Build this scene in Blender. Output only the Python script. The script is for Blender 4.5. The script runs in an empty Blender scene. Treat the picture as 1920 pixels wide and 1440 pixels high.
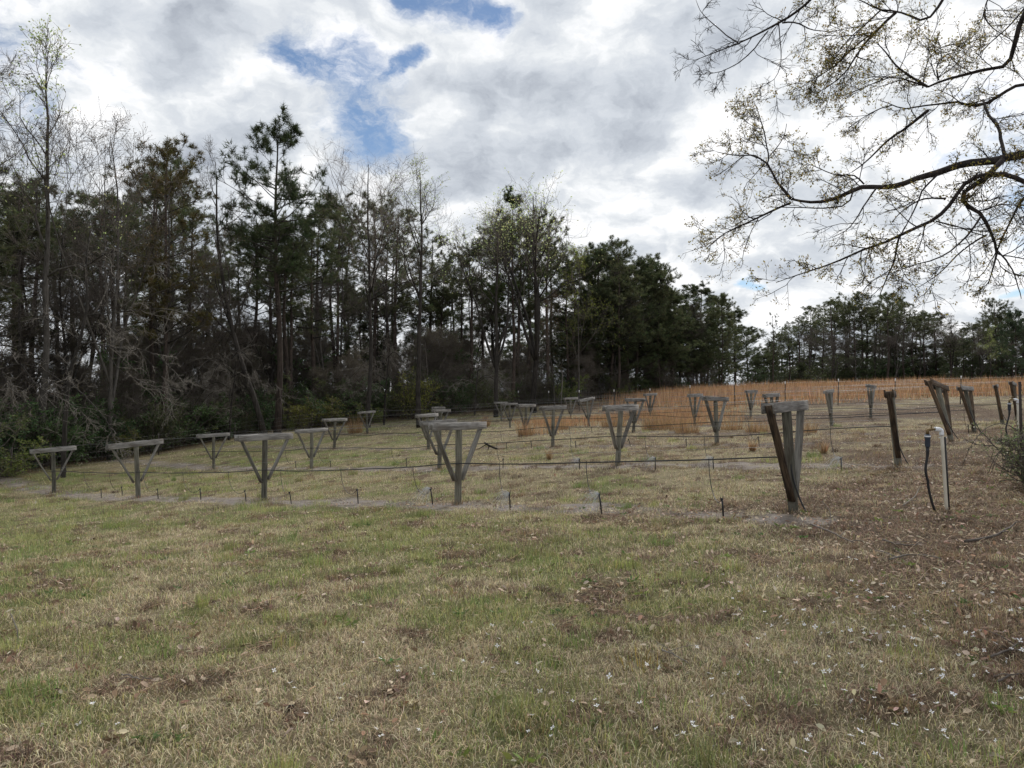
import bpy, math, random
import numpy as np
from mathutils import Vector, Matrix

R = math.radians
scene = bpy.context.scene
COL = scene.collection
# ------------------------------------------------------------------ camera
F, CX, CY, HOR, ZC = 1331.0, 960.0, 720.0, 735.0, 1.6
PITCH = math.atan((HOR - CY) / F)
cam_d = bpy.data.cameras.new('camera')
cam_d.sensor_width = 36.0
cam_d.lens = F / 1920 * 36
cam_d.clip_start, cam_d.clip_end = 0.05, 5000
cam = bpy.data.objects.new('camera', cam_d)
COL.objects.link(cam)
cam.location = (0, 0, ZC)
cam.rotation_euler = (R(90) + PITCH, 0, 0)
scene.camera = cam
scene.view_settings.view_transform = 'Standard'
scene.view_settings.look = 'None'
scene.view_settings.gamma = 1
scene.view_settings.exposure = 1.0
scene.cycles.max_bounces = 6
scene.cycles.diffuse_bounces = 3
scene.cycles.transparent_max_bounces = 8
SUN_AZ, SUN_EL = R(27), R(40)
SUN = Vector((math.sin(SUN_AZ) * math.cos(SUN_EL), math.cos(SUN_AZ) * math.cos(SUN_EL), math.sin(SUN_EL)))


def ray(px, py):
    a, b = (px - CX) / F, (CY - py) / F
    c, s = math.cos(PITCH), math.sin(PITCH)
    return np.array([a, c - b * s, s + b * c])


def P(px, py, y):
    """a point seen at that place of the photo, y metres in front of the camera"""
    r = ray(px, py)
    return np.array([0, 0, ZC]) + r * (y / r[1])


# ------------------------------------------------------------------ node helpers
class NT:
    def __init__(s, tree):
        s.t = tree
        s.t.nodes.clear()

    def n(s, typ, _props=None, **inp):
        nd = s.t.nodes.new(typ)
        for k, v in (_props or {}).items():
            setattr(nd, k, v)
        for k, v in inp.items():
            key = int(k[1:]) if k[0] == 'i' and k[1:].isdigit() else k.replace('_', ' ')
            sock = nd.inputs[key]
            if isinstance(v, bpy.types.NodeSocket):
                s.t.links.new(v, sock)
            else:
                sock.default_value = v
        return nd

    def math(s, op, a, b=0.0, c=0.0, clamp=False):
        return s.n('ShaderNodeMath', {'operation': op, 'use_clamp': clamp}, i0=a, i1=b, i2=c).outputs[0]

    def vmath(s, op, a, b=(0, 0, 0)):
        nd = s.n('ShaderNodeVectorMath', {'operation': op}, i0=a)
        if isinstance(b, bpy.types.NodeSocket):
            s.t.links.new(b, nd.inputs[1])
        else:
            nd.inputs[1].default_value = b
        return nd

    def scale(s, v, f):
        nd = s.n('ShaderNodeVectorMath', {'operation': 'SCALE'}, i0=v)
        if isinstance(f, bpy.types.NodeSocket):
            s.t.links.new(f, nd.inputs['Scale'])
        else:
            nd.inputs['Scale'].default_value = f
        return nd.outputs[0]

    def mixc(s, f, a, b, mode='MIX'):
        nd = s.n('ShaderNodeMix', {'data_type': 'RGBA', 'blend_type': mode})
        for k, v in ((0, f), (6, a), (7, b)):
            if isinstance(v, bpy.types.NodeSocket):
                s.t.links.new(v, nd.inputs[k])
            elif k == 0:
                nd.inputs[k].default_value = v
            else:
                nd.inputs[k].default_value = (*v[:3], 1)
        return nd.outputs[2]

    def smooth(s, v, a, b):
        nd = s.n('ShaderNodeMapRange', {'interpolation_type': 'SMOOTHSTEP'}, i0=v, i1=a, i2=b, i3=0.0, i4=1.0)
        return nd.outputs[0]

    def noise(s, vec, scale, detail=4.0, rough=0.5, dist=0.0):
        return s.n('ShaderNodeTexNoise', None, Vector=vec, Scale=scale, Detail=detail, Roughness=rough, Distortion=dist)


# ------------------------------------------------------------------ sky: Nishita blue behind broken cloud
world = bpy.data.worlds.new('World')
scene.world = world
world.use_nodes = True
W = NT(world.node_tree)
sky = W.n('ShaderNodeTexSky', {'sky_type': 'NISHITA', 'sun_disc': False, 'sun_elevation': SUN_EL, 'sun_rotation': SUN_AZ, 'dust_density': 0.15, 'ozone_density': 2.5})
blue_bg = W.n('ShaderNodeBackground', None, Color=sky.outputs[0], Strength=0.048)
gdir = W.n('ShaderNodeTexCoord').outputs['Generated']
sep = W.n('ShaderNodeSeparateXYZ', None, Vector=gdir)
den = W.math('ADD', W.math('MAXIMUM', sep.outputs[2], 0.0), 0.42)
cp = W.n('ShaderNodeCombineXYZ', None, X=W.math('DIVIDE', sep.outputs[0], den), Y=W.math('DIVIDE', sep.outputs[1], den), Z=0.0).outputs[0]


def sky_plane(px, py):
    d = ray(px, py)
    d = d / np.linalg.norm(d)
    k = max(d[2], 0) + 0.42
    return (d[0] / k, d[1] / k, 0.0)


warp_n = W.noise(cp, 4.2, 6, 0.62)
warp = W.scale(W.vmath('SUBTRACT', warp_n.outputs[1], (0.5, 0.5, 0.5)).outputs[0], 0.17)
q = W.vmath('MULTIPLY', W.vmath('ADD', cp, warp).outputs[0], (1, 1, 0)).outputs[0]
# gaps in the cloud (points on the cloud deck, half-width)
gaps = [((545, 108), (640, 165), 0.030), ((630, 140), (712, 258), 0.050), ((690, 150), (775, 90), 0.014),
        ((775, -8), (905, 0), 0.028), ((1395, 532), (1425, 545), 0.014), ((1890, 545), (1990, 520), 0.015), ((2300, 300), (2500, 100), 0.2),
        ((-300, 100), (-500, -100), 0.15)]
gap = None
for a, b, wdt in gaps:
    A, B = Vector(sky_plane(*a)), Vector(sky_plane(*b))
    ab = B - A
    pa = W.vmath('SUBTRACT', q, tuple(A)).outputs[0]
    t = W.math('DIVIDE', W.vmath('DOT_PRODUCT', pa, tuple(ab)).outputs['Value'], max(ab.length_squared, 1e-6), clamp=True)
    proj = W.n('ShaderNodeVectorMath', {'operation': 'SCALE'}, i0=tuple(ab))
    W.t.links.new(t, proj.inputs['Scale'])
    dist = W.vmath('LENGTH', W.vmath('SUBTRACT', pa, proj.outputs[0]).outputs[0]).outputs['Value']
    g = W.math('DIVIDE', dist, wdt)
    gap = g if gap is None else W.math('MINIMUM', gap, g)
wisp = W.noise(q, 10.0, 8, 0.68).outputs[0]
gapn = W.math('ADD', gap, W.math('MULTIPLY', W.math('SUBTRACT', wisp, 0.5), 4.2))
veil = W.math('MULTIPLY', W.smooth(W.noise(W.vmath('ADD', q, (4.4, 2.2, 0)).outputs[0], 8.0, 7, 0.7, 0.4).outputs[0], 0.46, 0.70), 0.65)
cover = W.math('MAXIMUM', W.smooth(gapn, 0.15, 1.9), veil)
n_big = W.noise(W.vmath('ADD', q, (3.1, 7.7, 0)).outputs[0], 1.15, 4, 0.5, 0.2).outputs[0]
qm = W.vmath('ADD', q, (9.4, 1.7, 0)).outputs[0]
n_a = W.noise(qm, 4.4, 9, 0.58, 0.0).outputs[0]
n_b = W.noise(W.vmath('ADD', qm, (0.026, 0.052, 0)).outputs[0], 4.4, 9, 0.58, 0.0).outputs[0]
relief = W.math('SUBTRACT', n_a, n_b)      # billows lit on the side that faces the sun
lum = W.math('ADD', W.math('MULTIPLY', n_big, 0.72), W.math('MULTIPLY', n_a, 0.28))
lum = W.math('ADD', lum, W.math('MULTIPLY', relief, 0.95))
edge = W.math('SUBTRACT', 1.0, W.smooth(gap, 0.9, 3.4))
lum = W.math('ADD', lum, W.math('MULTIPLY', edge, 0.08))
sd = W.vmath('DOT_PRODUCT', gdir, tuple(SUN)).outputs['Value']
lum = W.math('ADD', lum, W.math('MULTIPLY', W.smooth(sd, 0.80, 1.0), 0.035))
# thicker grey banks and thin bright tops in the cloud deck
for px_, py_, rad_, amt_ in ((1060, 235, 0.26, -0.06), (840, 330, 0.14, -0.04), (1420, 470, 0.20, -0.06), (1290, 330, 0.10, -0.03), (255, 215, 0.20, -0.06), (330, 30, 0.12, -0.05), (90, 60, 0.16, 0.0),
                             (640, 105, 0.10, 0.10), (425, 122, 0.05, 0.09), (850, 95, 0.15, 0.09), (560, 200, 0.09, 0.05), (1225, 400, 0.10, 0.10), (1130, 330, 0.08, 0.05), (1350, 235, 0.07, 0.08),
                             (1180, 560, 0.14, 0.05), (1480, 590, 0.16, 0.07), (1760, 240, 0.22, 0.06), (1120, 15, 0.10, 0.05), (230, 10, 0.08, 0.06)):
    dd = W.vmath('LENGTH', W.vmath('SUBTRACT', q, sky_plane(px_, py_)).outputs[0]).outputs['Value']
    lum = W.math('ADD', lum, W.math('MULTIPLY', W.math('SUBTRACT', 1.0, W.smooth(dd, 0.0, rad_ * 1.4)), amt_))
low = W.math('SUBTRACT', 1.0, W.smooth(sep.outputs[2], 0.02, 0.22))
lum = W.math('ADD', lum, W.math('MULTIPLY', low, 0.04))
ramp = W.n('ShaderNodeValToRGB', None, Fac=lum)
els = ramp.color_ramp.elements
els[0].position, els[0].color = 0.26, (0.225, 0.245, 0.28, 1)
els[1].position, els[1].color = 0.72, (0.60, 0.60, 0.605, 1)
for p_, c_ in ((0.36, (0.295, 0.318, 0.352, 1)), (0.44, (0.355, 0.378, 0.41, 1)), (0.51, (0.40, 0.42, 0.445, 1)), (0.57, (0.465, 0.48, 0.495, 1)), (0.64, (0.545, 0.55, 0.56, 1))):
    e = els.new(p_)
    e.color = c_
cloud_bg = W.n('ShaderNodeBackground', None, Color=ramp.outputs[0], Strength=0.94)
mixs = W.n('ShaderNodeMixShader', None, i0=cover, i1=blue_bg.outputs[0], i2=cloud_bg.outputs[0])
wo = W.n('ShaderNodeOutputWorld', None, Surface=mixs.outputs[0])

sun_d = bpy.data.lights.new('sun', 'SUN')
sun_d.energy = 1.5
sun_d.angle = R(14)
sun_d.color = (1.0, 0.95, 0.88)
sun_o = bpy.data.objects.new('sun', sun_d)
COL.objects.link(sun_o)
sun_o.rotation_euler = SUN.to_track_quat('Z', 'Y').to_euler()
sun_o.location = SUN * 60


# ------------------------------------------------------------------ numeric helpers
def vnoise(x, y, seed=0):
    """smooth value noise, 0..1"""
    rs = np.random.RandomState(seed)
    tab = rs.rand(256, 256)
    xi, yi = np.floor(x).astype(int), np.floor(y).astype(int)
    fx, fy = x - xi, y - yi
    fx, fy = fx * fx * (3 - 2 * fx), fy * fy * (3 - 2 * fy)
    g = lambda a, b: tab[a % 256, b % 256]
    return (g(xi, yi) * (1 - fx) + g(xi + 1, yi) * fx) * (1 - fy) + (g(xi, yi + 1) * (1 - fx) + g(xi + 1, yi + 1) * fx) * fy


def fbm(x, y, scale, oct=4, seed=0, gain=0.55):
    s, a, tot = 0, 1.0, 0
    for o in range(oct):
        s = s + a * vnoise(x * scale * 2 ** o + 13.7 * o, y * scale * 2 ** o + 5.3 * o, seed + o)
        tot += a
        a *= gain
    return s / tot


def sstep(v, a, b):
    t = np.clip((v - a) / (b - a), 0, 1)
    return t * t * (3 - 2 * t)


# ------------------------------------------------------------------ the trellis lattice (six rows on a gently rolling field)
LO, LR, LC = (3.337, 8.787), (-4.635, 3.7245), (3.749, 4.458)
POSTS = {'A': [(1489, 955, 750), (858, 948, 790), (497, 937, 812), (260, 935, 826), (103, 925, 838)],
         'B': [(1685, 875, 730), (1158, 870, 758), (824, 880, 787), (584, 877, 803), (402, 880, 812)],
         'C': [(1785, 825, 712), (1345, 835, 742), (1036, 838, 760), (804, 843, 775), (627, 842, 784)],
         'D': [(1828, 813, 722), (1450, 816, 737), (1187, 809, 746), (985, 815, 757), (825, None, 767), (689, 812, 774)],
         'E': [(1880, 793, 719), (1559, 798, 730), (1302, 800, 738), (1104, 799, 746), (956, 802, 755), (823, None, 763)],
         'F': [(1907, 790, 715), (1632, 782, 721), (1408, 782, 731), (1219, 785, 737), (1070, 787, 745), (940, 790, 753)]}


def lat_y(i, j):
    y = LO[1] + i * LR[1] + j * LC[1]
    return y + (0.45 if (i, j) == (0, 0) else 0)


ctrl = []
for j, k in enumerate('ABCDEF'):
    for i, (x, b, t) in enumerate(POSTS[k]):
        if b:
            ctrl.append((*P(x, b, lat_y(i, j)),))
for x, b, y in [(0, 880, 30), (320, 842, 40), (480, 808, 48), (640, 795, 52), (760, 782, 56), (900, 768, 60), (1100, 752, 66),
                (1300, 738, 76), (1217, 770, 49), (1378, 762, 45), (1571, 760, 42), (1677, 759, 40.5), (1800, 757, 39)]:
    ctrl.append((*P(x, b, y),))
ctrl += [(30, 75, 1.9), (49, 70, 2.0), (10, 100, 1.2), (-60, 10, -3), (-60, 60, -2.6), (0, -20, 0.2), (-30, -20, -1.4), (40, -20, 2.2), (60, 20, 2.6),
         (0, 0, 0.0), (0, 3, 0.0), (3, 4, 0.05), (-4, 4, -0.15), (9, 7, 0.42), (8, 3, 0.4), (-10, 8, -0.75), (60, 120, 2.0), (-60, 120, -1.5), (100, 100, 2), (-30, 80, -1.2), (-20, 35, -1.75),
         (14, 14, 0.55), (24, 22, 0.9)]
ctrl = np.array(ctrl)


def tps(r2):
    return np.where(r2 > 1e-9, 0.5 * r2 * np.log(np.maximum(r2, 1e-9)), 0)


_n = len(ctrl)
_K = tps(((ctrl[:, None, :2] - ctrl[None, :, :2]) ** 2).sum(-1)) + np.eye(_n) * 12.0
_Pm = np.hstack([np.ones((_n, 1)), ctrl[:, :2]])
_M = np.block([[_K, _Pm], [_Pm.T, np.zeros((3, 3))]])
_S = np.linalg.solve(_M, np.concatenate([ctrl[:, 2], np.zeros(3)]))


def gz(x, y):
    x, y = np.asarray(x, float), np.asarray(y, float)
    sh = np.broadcast(x, y).shape
    xx = np.clip(np.broadcast_to(x, sh).ravel(), -70, 110)
    yy = np.clip(np.broadcast_to(y, sh).ravel(), -30, 130)
    out = np.empty(len(xx))
    for a in range(0, len(xx), 20000):
        X, Y = xx[a:a + 20000], yy[a:a + 20000]
        r2 = (X[:, None] - ctrl[None, :, 0]) ** 2 + (Y[:, None] - ctrl[None, :, 1]) ** 2
        out[a:a + 20000] = tps(r2) @ _S[:_n] + _S[_n] + _S[_n + 1] * X + _S[_n + 2] * Y
    hump = (fbm(xx, yy, 1.9, 3, 140) - 0.5) * 0.085 + (fbm(xx, yy, 5.0, 2, 150) - 0.5) * 0.035
    return (out + hump * (1 - sstep(yy, 16, 34))).reshape(sh)


def gz1(x, y):
    return float(gz(np.array([x]), np.array([y]))[0])


def hit(px, py):
    """where that ray meets the ground"""
    r = ray(px, py)
    t = np.geomspace(1.5, 120, 1500)
    p = np.array([0, 0, ZC]) + r[None] * t[:, None]
    below = p[:, 2] < gz(p[:, 0], p[:, 1])
    k = int(np.argmax(below)) if below.any() else len(t) - 1
    p = p[k]
    return np.array([p[0], p[1], gz1(p[0], p[1])])


ROW_DIR = np.array(LR) / np.hypot(*LR)
ROW_NRM = np.array(LC) / np.hypot(*LC)


def row_dist(x, y):
    """distance to the nearest of the six rows and the position along it"""
    best, al = None, None
    for j in range(6):
        ox, oy = LO[0] + j * LC[0], LO[1] + j * LC[1]
        d = np.abs((x - ox) * -ROW_DIR[1] + (y - oy) * ROW_DIR[0])
        a = (x - ox) * ROW_DIR[0] + (y - oy) * ROW_DIR[1]
        if best is None:
            best, al, jj = d, a, np.zeros_like(d)
        else:
            m = d < best
            best, al, jj = np.where(m, d, best), np.where(m, a, al), np.where(m, j, jj)
    return best, al, jj


# which ground is green, dry, leaf-brown or bare sand
def ground_state(x, y):
    d, al, jj = row_dist(x, y)
    n1 = fbm(x, y, 0.55, 4, 3)
    n2 = fbm(x, y, 2.3, 3, 11)
    n3 = fbm(x, y, 0.22, 3, 21)
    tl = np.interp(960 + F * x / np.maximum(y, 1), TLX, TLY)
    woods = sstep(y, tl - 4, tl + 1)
    green = sstep(n1 * 0.6 + n2 * 0.4 + np.clip(-x, -8, 8) * 0.017 + 0.035 - 0.09 * sstep(y, 12, 17) + 0.05 * (1 - sstep(y, 3.5, 6.5)) - np.clip(y - 24, 0, 40) * 0.001, 0.43, 0.66)
    brown = sstep(n1 * 0.3 + n3 * 0.5 + n2 * 0.25 + np.clip(x - 0.6, -6, 7) * 0.034 - 0.02 * np.clip(y - 9, 0, 6), 0.56, 0.74)
    brown = np.maximum(brown, sstep(1 - vnoise(x * 1.7, y * 1.7, 77) + 0.15 * n2, 0.92, 1.05) * 0.8)
    # dead brown tussocks, a hand or two across
    n4 = fbm(x, y, 3.0, 3, 171)
    brown = np.maximum(brown, sstep(n4 + 0.25 * (n1 - 0.5) + 0.006 * np.clip(x, -6, 6), 0.565, 0.69) * 0.9)
    # under the row: thatch cleared, sand washed out
    sand = sstep(n2 * 0.55 + 0.5 * vnoise(al * 1.1, d * 3 + jj * 7, 9) + 0.60 * np.exp(-(d / 0.50) ** 2), 0.70, 0.94)
    sand = sand * sstep(0.8 - d, 0, 0.4) * (al > -0.6) * (al < 34) * np.interp(jj, [0, 1, 2, 5], [1, .9, .4, .2])
    sand = sand * (0.45 + 0.55 * sstep(fbm(x, y, 3.6, 3, 61), 0.40, 0.58))
    dark = sstep(0.95 - d, 0.05, 0.75) * (al > -1.2) * (al < 34) * sstep(n2 * 0.7 + n1 * 0.3, 0.33, 0.56)
    for j_, k_ in enumerate('ABCD'):      # contact shading round the post feet, painted into the soil colour
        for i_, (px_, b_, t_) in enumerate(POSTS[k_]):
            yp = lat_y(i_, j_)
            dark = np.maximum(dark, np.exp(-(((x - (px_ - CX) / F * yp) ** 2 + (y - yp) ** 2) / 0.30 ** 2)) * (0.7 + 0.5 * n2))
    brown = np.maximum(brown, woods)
    green = green * (1 - 0.8 * brown)
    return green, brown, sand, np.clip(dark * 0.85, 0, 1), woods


TLX = [-400, -150, 0, 200, 320, 480, 640, 760, 900, 1100, 1300, 1400, 1500, 1700, 1900, 2050, 2400]
TLY = [22, 25, 30, 36, 40, 48, 52, 56, 60, 66, 76, 95, 98, 95, 90, 88, 88]


# ------------------------------------------------------------------ mesh building
class Geo:
    def __init__(s):
        s.v, s.f, s.c, s.n = [], [], [], 0

    def add(s, v, f, c=(1, 1, 1)):
        v = np.asarray(v, float).reshape(-1, 3)
        f = np.asarray(f, int)
        s.v.append(v)
        s.f.append(f + s.n)
        c = np.asarray(c, float)
        s.c.append(np.broadcast_to(c, (len(v), 3)) if c.ndim == 1 else c.reshape(-1, 3))
        s.n += len(v)
        return s

    def mesh(s, name, mats, smooth=False):
        me = bpy.data.meshes.new(name)
        v = np.concatenate(s.v)
        me.vertices.add(len(v))
        me.vertices.foreach_set('co', v.astype(np.float32).ravel())
        loops = np.concatenate([f.ravel() for f in s.f])
        sizes = np.concatenate([np.full(len(f), f.shape[1]) for f in s.f])
        me.loops.add(len(loops))
        me.loops.foreach_set('vertex_index', loops.astype(np.int32))
        me.polygons.add(len(sizes))
        starts = np.concatenate([[0], np.cumsum(sizes)[:-1]])
        me.polygons.foreach_set('loop_start', starts.astype(np.int32))
        me.update(calc_edges=True)
        if smooth:
            me.polygons.foreach_set('use_smooth', np.ones(len(sizes), bool))
        ca = me.color_attributes.new('Col', 'FLOAT_COLOR', 'POINT')
        c = np.concatenate(s.c)
        ca.data.foreach_set('color', np.hstack([c, np.ones((len(c), 1))]).astype(np.float32).ravel())
        for m in (mats if isinstance(mats, (list, tuple)) else [mats]):
            me.materials.append(m)
        return me

    def obj(s, name, mats, parent=None, smooth=False):
        o = bpy.data.objects.new(name, s.mesh(name, mats, smooth))
        COL.objects.link(o)
        if parent is not None:
            o.parent = parent
        return o


def tag(o, label=None, cat=None, group=None, kind=None):
    for k, v in (('label', label), ('category', cat), ('group', group), ('kind', kind)):
        if v:
            o[k] = v
    return o


def empty(name, loc=(0, 0, 0), rz=0.0):
    o = bpy.data.objects.new(name, None)
    o.empty_display_size = 0.2
    o.location = tuple(loc)
    o.rotation_euler = (0, 0, rz)
    COL.objects.link(o)
    return o


def copy_tree(o, parent=None):
    c = o.copy()
    COL.objects.link(c)
    if parent is not None:
        c.parent = parent
    for ch in o.children:
        copy_tree(ch, c)
    return c


def tube_geo(g, pts, rad, k=4, col=(1, 1, 1)):
    """pts (M,n,3), rad (M,n): M tubes of k sides"""
    pts = np.asarray(pts, float)
    rad = np.asarray(rad, float)
    if pts.ndim == 2:
        pts, rad = pts[None], np.broadcast_to(rad, (1, len(pts)))
    M, n, _ = pts.shape
    if M == 0:
        return
    tan = np.gradient(pts, axis=1)
    tan /= np.maximum(np.linalg.norm(tan, axis=2, keepdims=True), 1e-9)
    mean = tan.mean(1, keepdims=True)
    ref = np.where(np.abs(mean[..., 2:3]) > 0.8, np.array([1.0, 0.13, 0]), np.array([0, 0, 1.0]))
    u = np.cross(tan, np.broadcast_to(ref, tan.shape))
    u /= np.maximum(np.linalg.norm(u, axis=2, keepdims=True), 1e-9)
    w = np.cross(tan, u)
    a = np.arange(k) * 2 * math.pi / k
    ring = u[:, :, None, :] * np.cos(a)[None, None, :, None] + w[:, :, None, :] * np.sin(a)[None, None, :, None]
    v = pts[:, :, None, :] + ring * rad[:, :, None, None]
    base = (np.arange(M)[:, None, None] * n + np.arange(n - 1)[None, :, None]) * k + np.arange(k)[None, None, :]
    nxt = (np.arange(M)[:, None, None] * n + np.arange(n - 1)[None, :, None]) * k + (np.arange(k)[None, None, :] + 1) % k
    f = np.stack([base, nxt, nxt + k, base + k], -1).reshape(-1, 4)
    c = np.asarray(col, float)
    if c.ndim == 2:
        c = np.repeat(c, n * k, axis=0)
    g.add(v.reshape(-1, 3), f, c)
    if k > 3:  # close the ends
        e0 = (np.arange(M) * n * k)[:, None] + np.arange(k)[None, ::-1]
        e1 = (np.arange(M) * n * k + (n - 1) * k)[:, None] + np.arange(k)[None]
        g.f.extend([e0 + g.n - M * n * k, e1 + g.n - M * n * k])


def norm(a):
    return a / np.maximum(np.linalg.norm(a, axis=-1, keepdims=True), 1e-9)


def walk(rs, start, d, length, n, wob, trop=(0, 0, 0)):
    M = len(start)
    pts = np.empty((M, n, 3))
    pts[:, 0] = start
    d = norm(d.copy())
    step = (np.asarray(length) / (n - 1))[:, None]
    tr = np.asarray(trop, float)
    for i in range(1, n):
        d = norm(d + rs.normal(0, wob, (M, 3)) + tr)
        pts[:, i] = pts[:, i - 1] + d * step
    return pts


def taper(r0, r1, n):
    t = np.linspace(0, 1, n)[None]
    return np.asarray(r0)[:, None] * (1 - t) + np.asarray(r1)[:, None] * t


def spawn(rs, pts, rad, count, t0, t1, ang, angsd, up=0.0):
    """count children per parent; returns start, direction, t, parent index, parent radius there"""
    M, n, _ = pts.shape
    idx = np.repeat(np.arange(M), count)
    t = t0 + (t1 - t0) * rs.rand(len(idx))
    f = t * (n - 1)
    i0 = np.minimum(f.astype(int), n - 2)
    fr = (f - i0)[:, None]
    a, b = pts[idx, i0], pts[idx, i0 + 1]
    st = a * (1 - fr) + b * fr
    tan = norm(b - a)
    rnd = rs.normal(0, 1, (len(idx), 3))
    rnd[:, 2] += up
    per = norm(rnd - (rnd * tan).sum(1, keepdims=True) * tan)
    an = rs.normal(ang, angsd, len(idx))[:, None]
    d = tan * np.cos(an) + per * np.sin(an)
    pr = rad[idx, i0] * (1 - fr[:, 0]) + rad[idx, i0 + 1] * fr[:, 0]
    return st, d, t, idx, pr


def add_needles(g, rs, cen, axis, n, length, width, col):
    """bottlebrush tufts of n needles each"""
    M = len(cen)
    d = norm(axis[:, None, :] * 0.55 + rs.normal(0, 0.6, (M, n, 3)))
    L = length * (0.7 + 0.5 * rs.rand(M, n, 1))
    side = norm(np.cross(d, rs.normal(0, 1, (M, n, 3)))) * width * 0.5
    off = axis[:, None, :] * (rs.rand(M, n, 1) - 0.6) * length * 0.6
    b = cen[:, None, :] + off
    v = np.stack([b - side, b + side, b + d * L], 2).reshape(-1, 3)
    f = np.arange(M * n * 3).reshape(-1, 3)
    c = np.repeat(col, n * 3, axis=0)
    g.add(v, f, c)


def add_leaves(g, rs, cen, d, length, width, col):
    """diamond leaves, slightly folded"""
    M = len(cen)
    d = norm(d)
    s = norm(np.cross(d, rs.normal(0, 1, (M, 3))))
    nn = np.cross(d, s)
    L = np.asarray(length).reshape(-1, 1) * np.ones((M, 1))
    w = np.asarray(width).reshape(-1, 1) * np.ones((M, 1))
    v = np.stack([cen, cen + d * L * 0.5 + s * w * 0.5 + nn * w * 0.18, cen + d * L, cen + d * L * 0.5 - s * w * 0.5 + nn * w * 0.18], 1).reshape(-1, 3)
    f = np.arange(M * 4).reshape(-1, 4)
    g.add(v, f, np.repeat(col, 4, axis=0))


def vary(rs, base, M, sd=0.15, hue=0.06):
    c = np.asarray(base, float)[None] * (1 + rs.normal(0, sd, (M, 1))) * (1 + rs.normal(0, hue, (M, 3)))
    return np.clip(c, 0.004, 1)


# ------------------------------------------------------------------ materials
def new_mat(name):
    m = bpy.data.materials.new(name)
    m.use_nodes = True
    return m, NT(m.node_tree)


def leaf_mat(name, trans=0.35, rough=0.7, objvar=0.25):
    m, n = new_mat(name)
    col = n.n('ShaderNodeAttribute', {'attribute_name': 'Col'}).outputs[0]
    rnd = n.n('ShaderNodeObjectInfo').outputs['Random']
    k = n.math('ADD', 1 - objvar, n.math('MULTIPLY', rnd, 2 * objvar))
    col = n.n('ShaderNodeVectorMath', {'operation': 'SCALE'}, i0=col)
    n.t.links.new(k, col.inputs['Scale'])
    col = col.outputs[0]
    b = n.n('ShaderNodeBsdfPrincipled', None, Base_Color=col, Roughness=rough)
    b.inputs['Specular IOR Level'].default_value = 0.25
    t = n.n('ShaderNodeBsdfTranslucent', None, Color=col)
    mx = n.n('ShaderNodeMixShader', None, i0=trans, i1=b.outputs[0], i2=t.outputs[0])
    n.n('ShaderNodeOutputMaterial', None, Surface=mx.outputs[0])
    return m


def bark_mat(name, c0, c1, scale=9.0, stretch=0.25, bump=0.6):
    m, n = new_mat(name)
    oc = n.n('ShaderNodeTexCoord').outputs['Object']
    v = n.vmath('MULTIPLY', oc, (1, 1, stretch)).outputs[0]
    a = n.noise(v, scale, 6, 0.65).outputs[0]
    b = n.noise(oc, 1.1, 3, 0.5).outputs[0]
    f = n.math('ADD', n.math('MULTIPLY', a, 0.7), n.math('MULTIPLY', b, 0.3))
    f = n.smooth(f, 0.33, 0.68)
    rnd = n.n('ShaderNodeObjectInfo').outputs['Random']
    col = n.mixc(f, c0, c1)
    col = n.scale(col, n.math('ADD', 0.75, n.math('MULTIPLY', rnd, 0.5)))
    bp = n.n('ShaderNodeBump', None, Strength=bump, Distance=0.03, Height=a)
    s = n.n('ShaderNodeBsdfPrincipled', None, Base_Color=col, Roughness=0.9, Normal=bp.outputs[0])
    s.inputs['Specular IOR Level'].default_value = 0.2
    n.n('ShaderNodeOutputMaterial', None, Surface=s.outputs[0])
    return m


def wood_mat(name, c0, c1, stain, stain_amt=0.5):
    """weathered timber, grain along the object's own z"""
    m, n = new_mat(name)
    oc = n.n('ShaderNodeTexCoord').outputs['Object']
    rnd = n.n('ShaderNodeObjectInfo').outputs['Random']
    off = n.n('ShaderNodeCombineXYZ', None, X=n.math('MULTIPLY', rnd, 37.0), Y=n.math('MULTIPLY', rnd, 17.0), Z=n.math('MULTIPLY', rnd, 11.0)).outputs[0]
    oc = n.vmath('ADD', oc, off).outputs[0]
    v = n.vmath('MULTIPLY', oc, (1, 1, 0.05)).outputs[0]
    grain = n.noise(v, 70.0, 6, 0.6).outputs[0]
    crack = n.noise(n.vmath('MULTIPLY', oc, (1, 1, 0.02)).outputs[0], 38.0, 3, 0.5).outputs[0]
    blot = n.noise(n.vmath('MULTIPLY', oc, (1, 1, 0.35)).outputs[0], 7.0, 4, 0.6).outputs[0]
    col = n.mixc(n.smooth(grain, 0.32, 0.68), c0, c1)
    col = n.mixc(n.math('MULTIPLY', n.smooth(blot, 0.5, 0.66), stain_amt), col, stain)
    col = n.mixc(n.smooth(crack, 0.36, 0.30), col, (0.03, 0.026, 0.022))
    col = n.scale(col, n.math('ADD', 0.68, n.math('MULTIPLY', rnd, 0.6)))
    h = n.math('SUBTRACT', grain, n.math('MULTIPLY', n.smooth(crack, 0.38, 0.3), 0.8))
    bp = n.n('ShaderNodeBump', None, Strength=0.7, Distance=0.006, Height=h)
    s = n.n('ShaderNodeBsdfPrincipled', None, Base_Color=col, Roughness=0.88, Normal=bp.outputs[0])
    s.inputs['Specular IOR Level'].default_value = 0.25
    n.n('ShaderNodeOutputMaterial', None, Surface=s.outputs[0])
    return m


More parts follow.
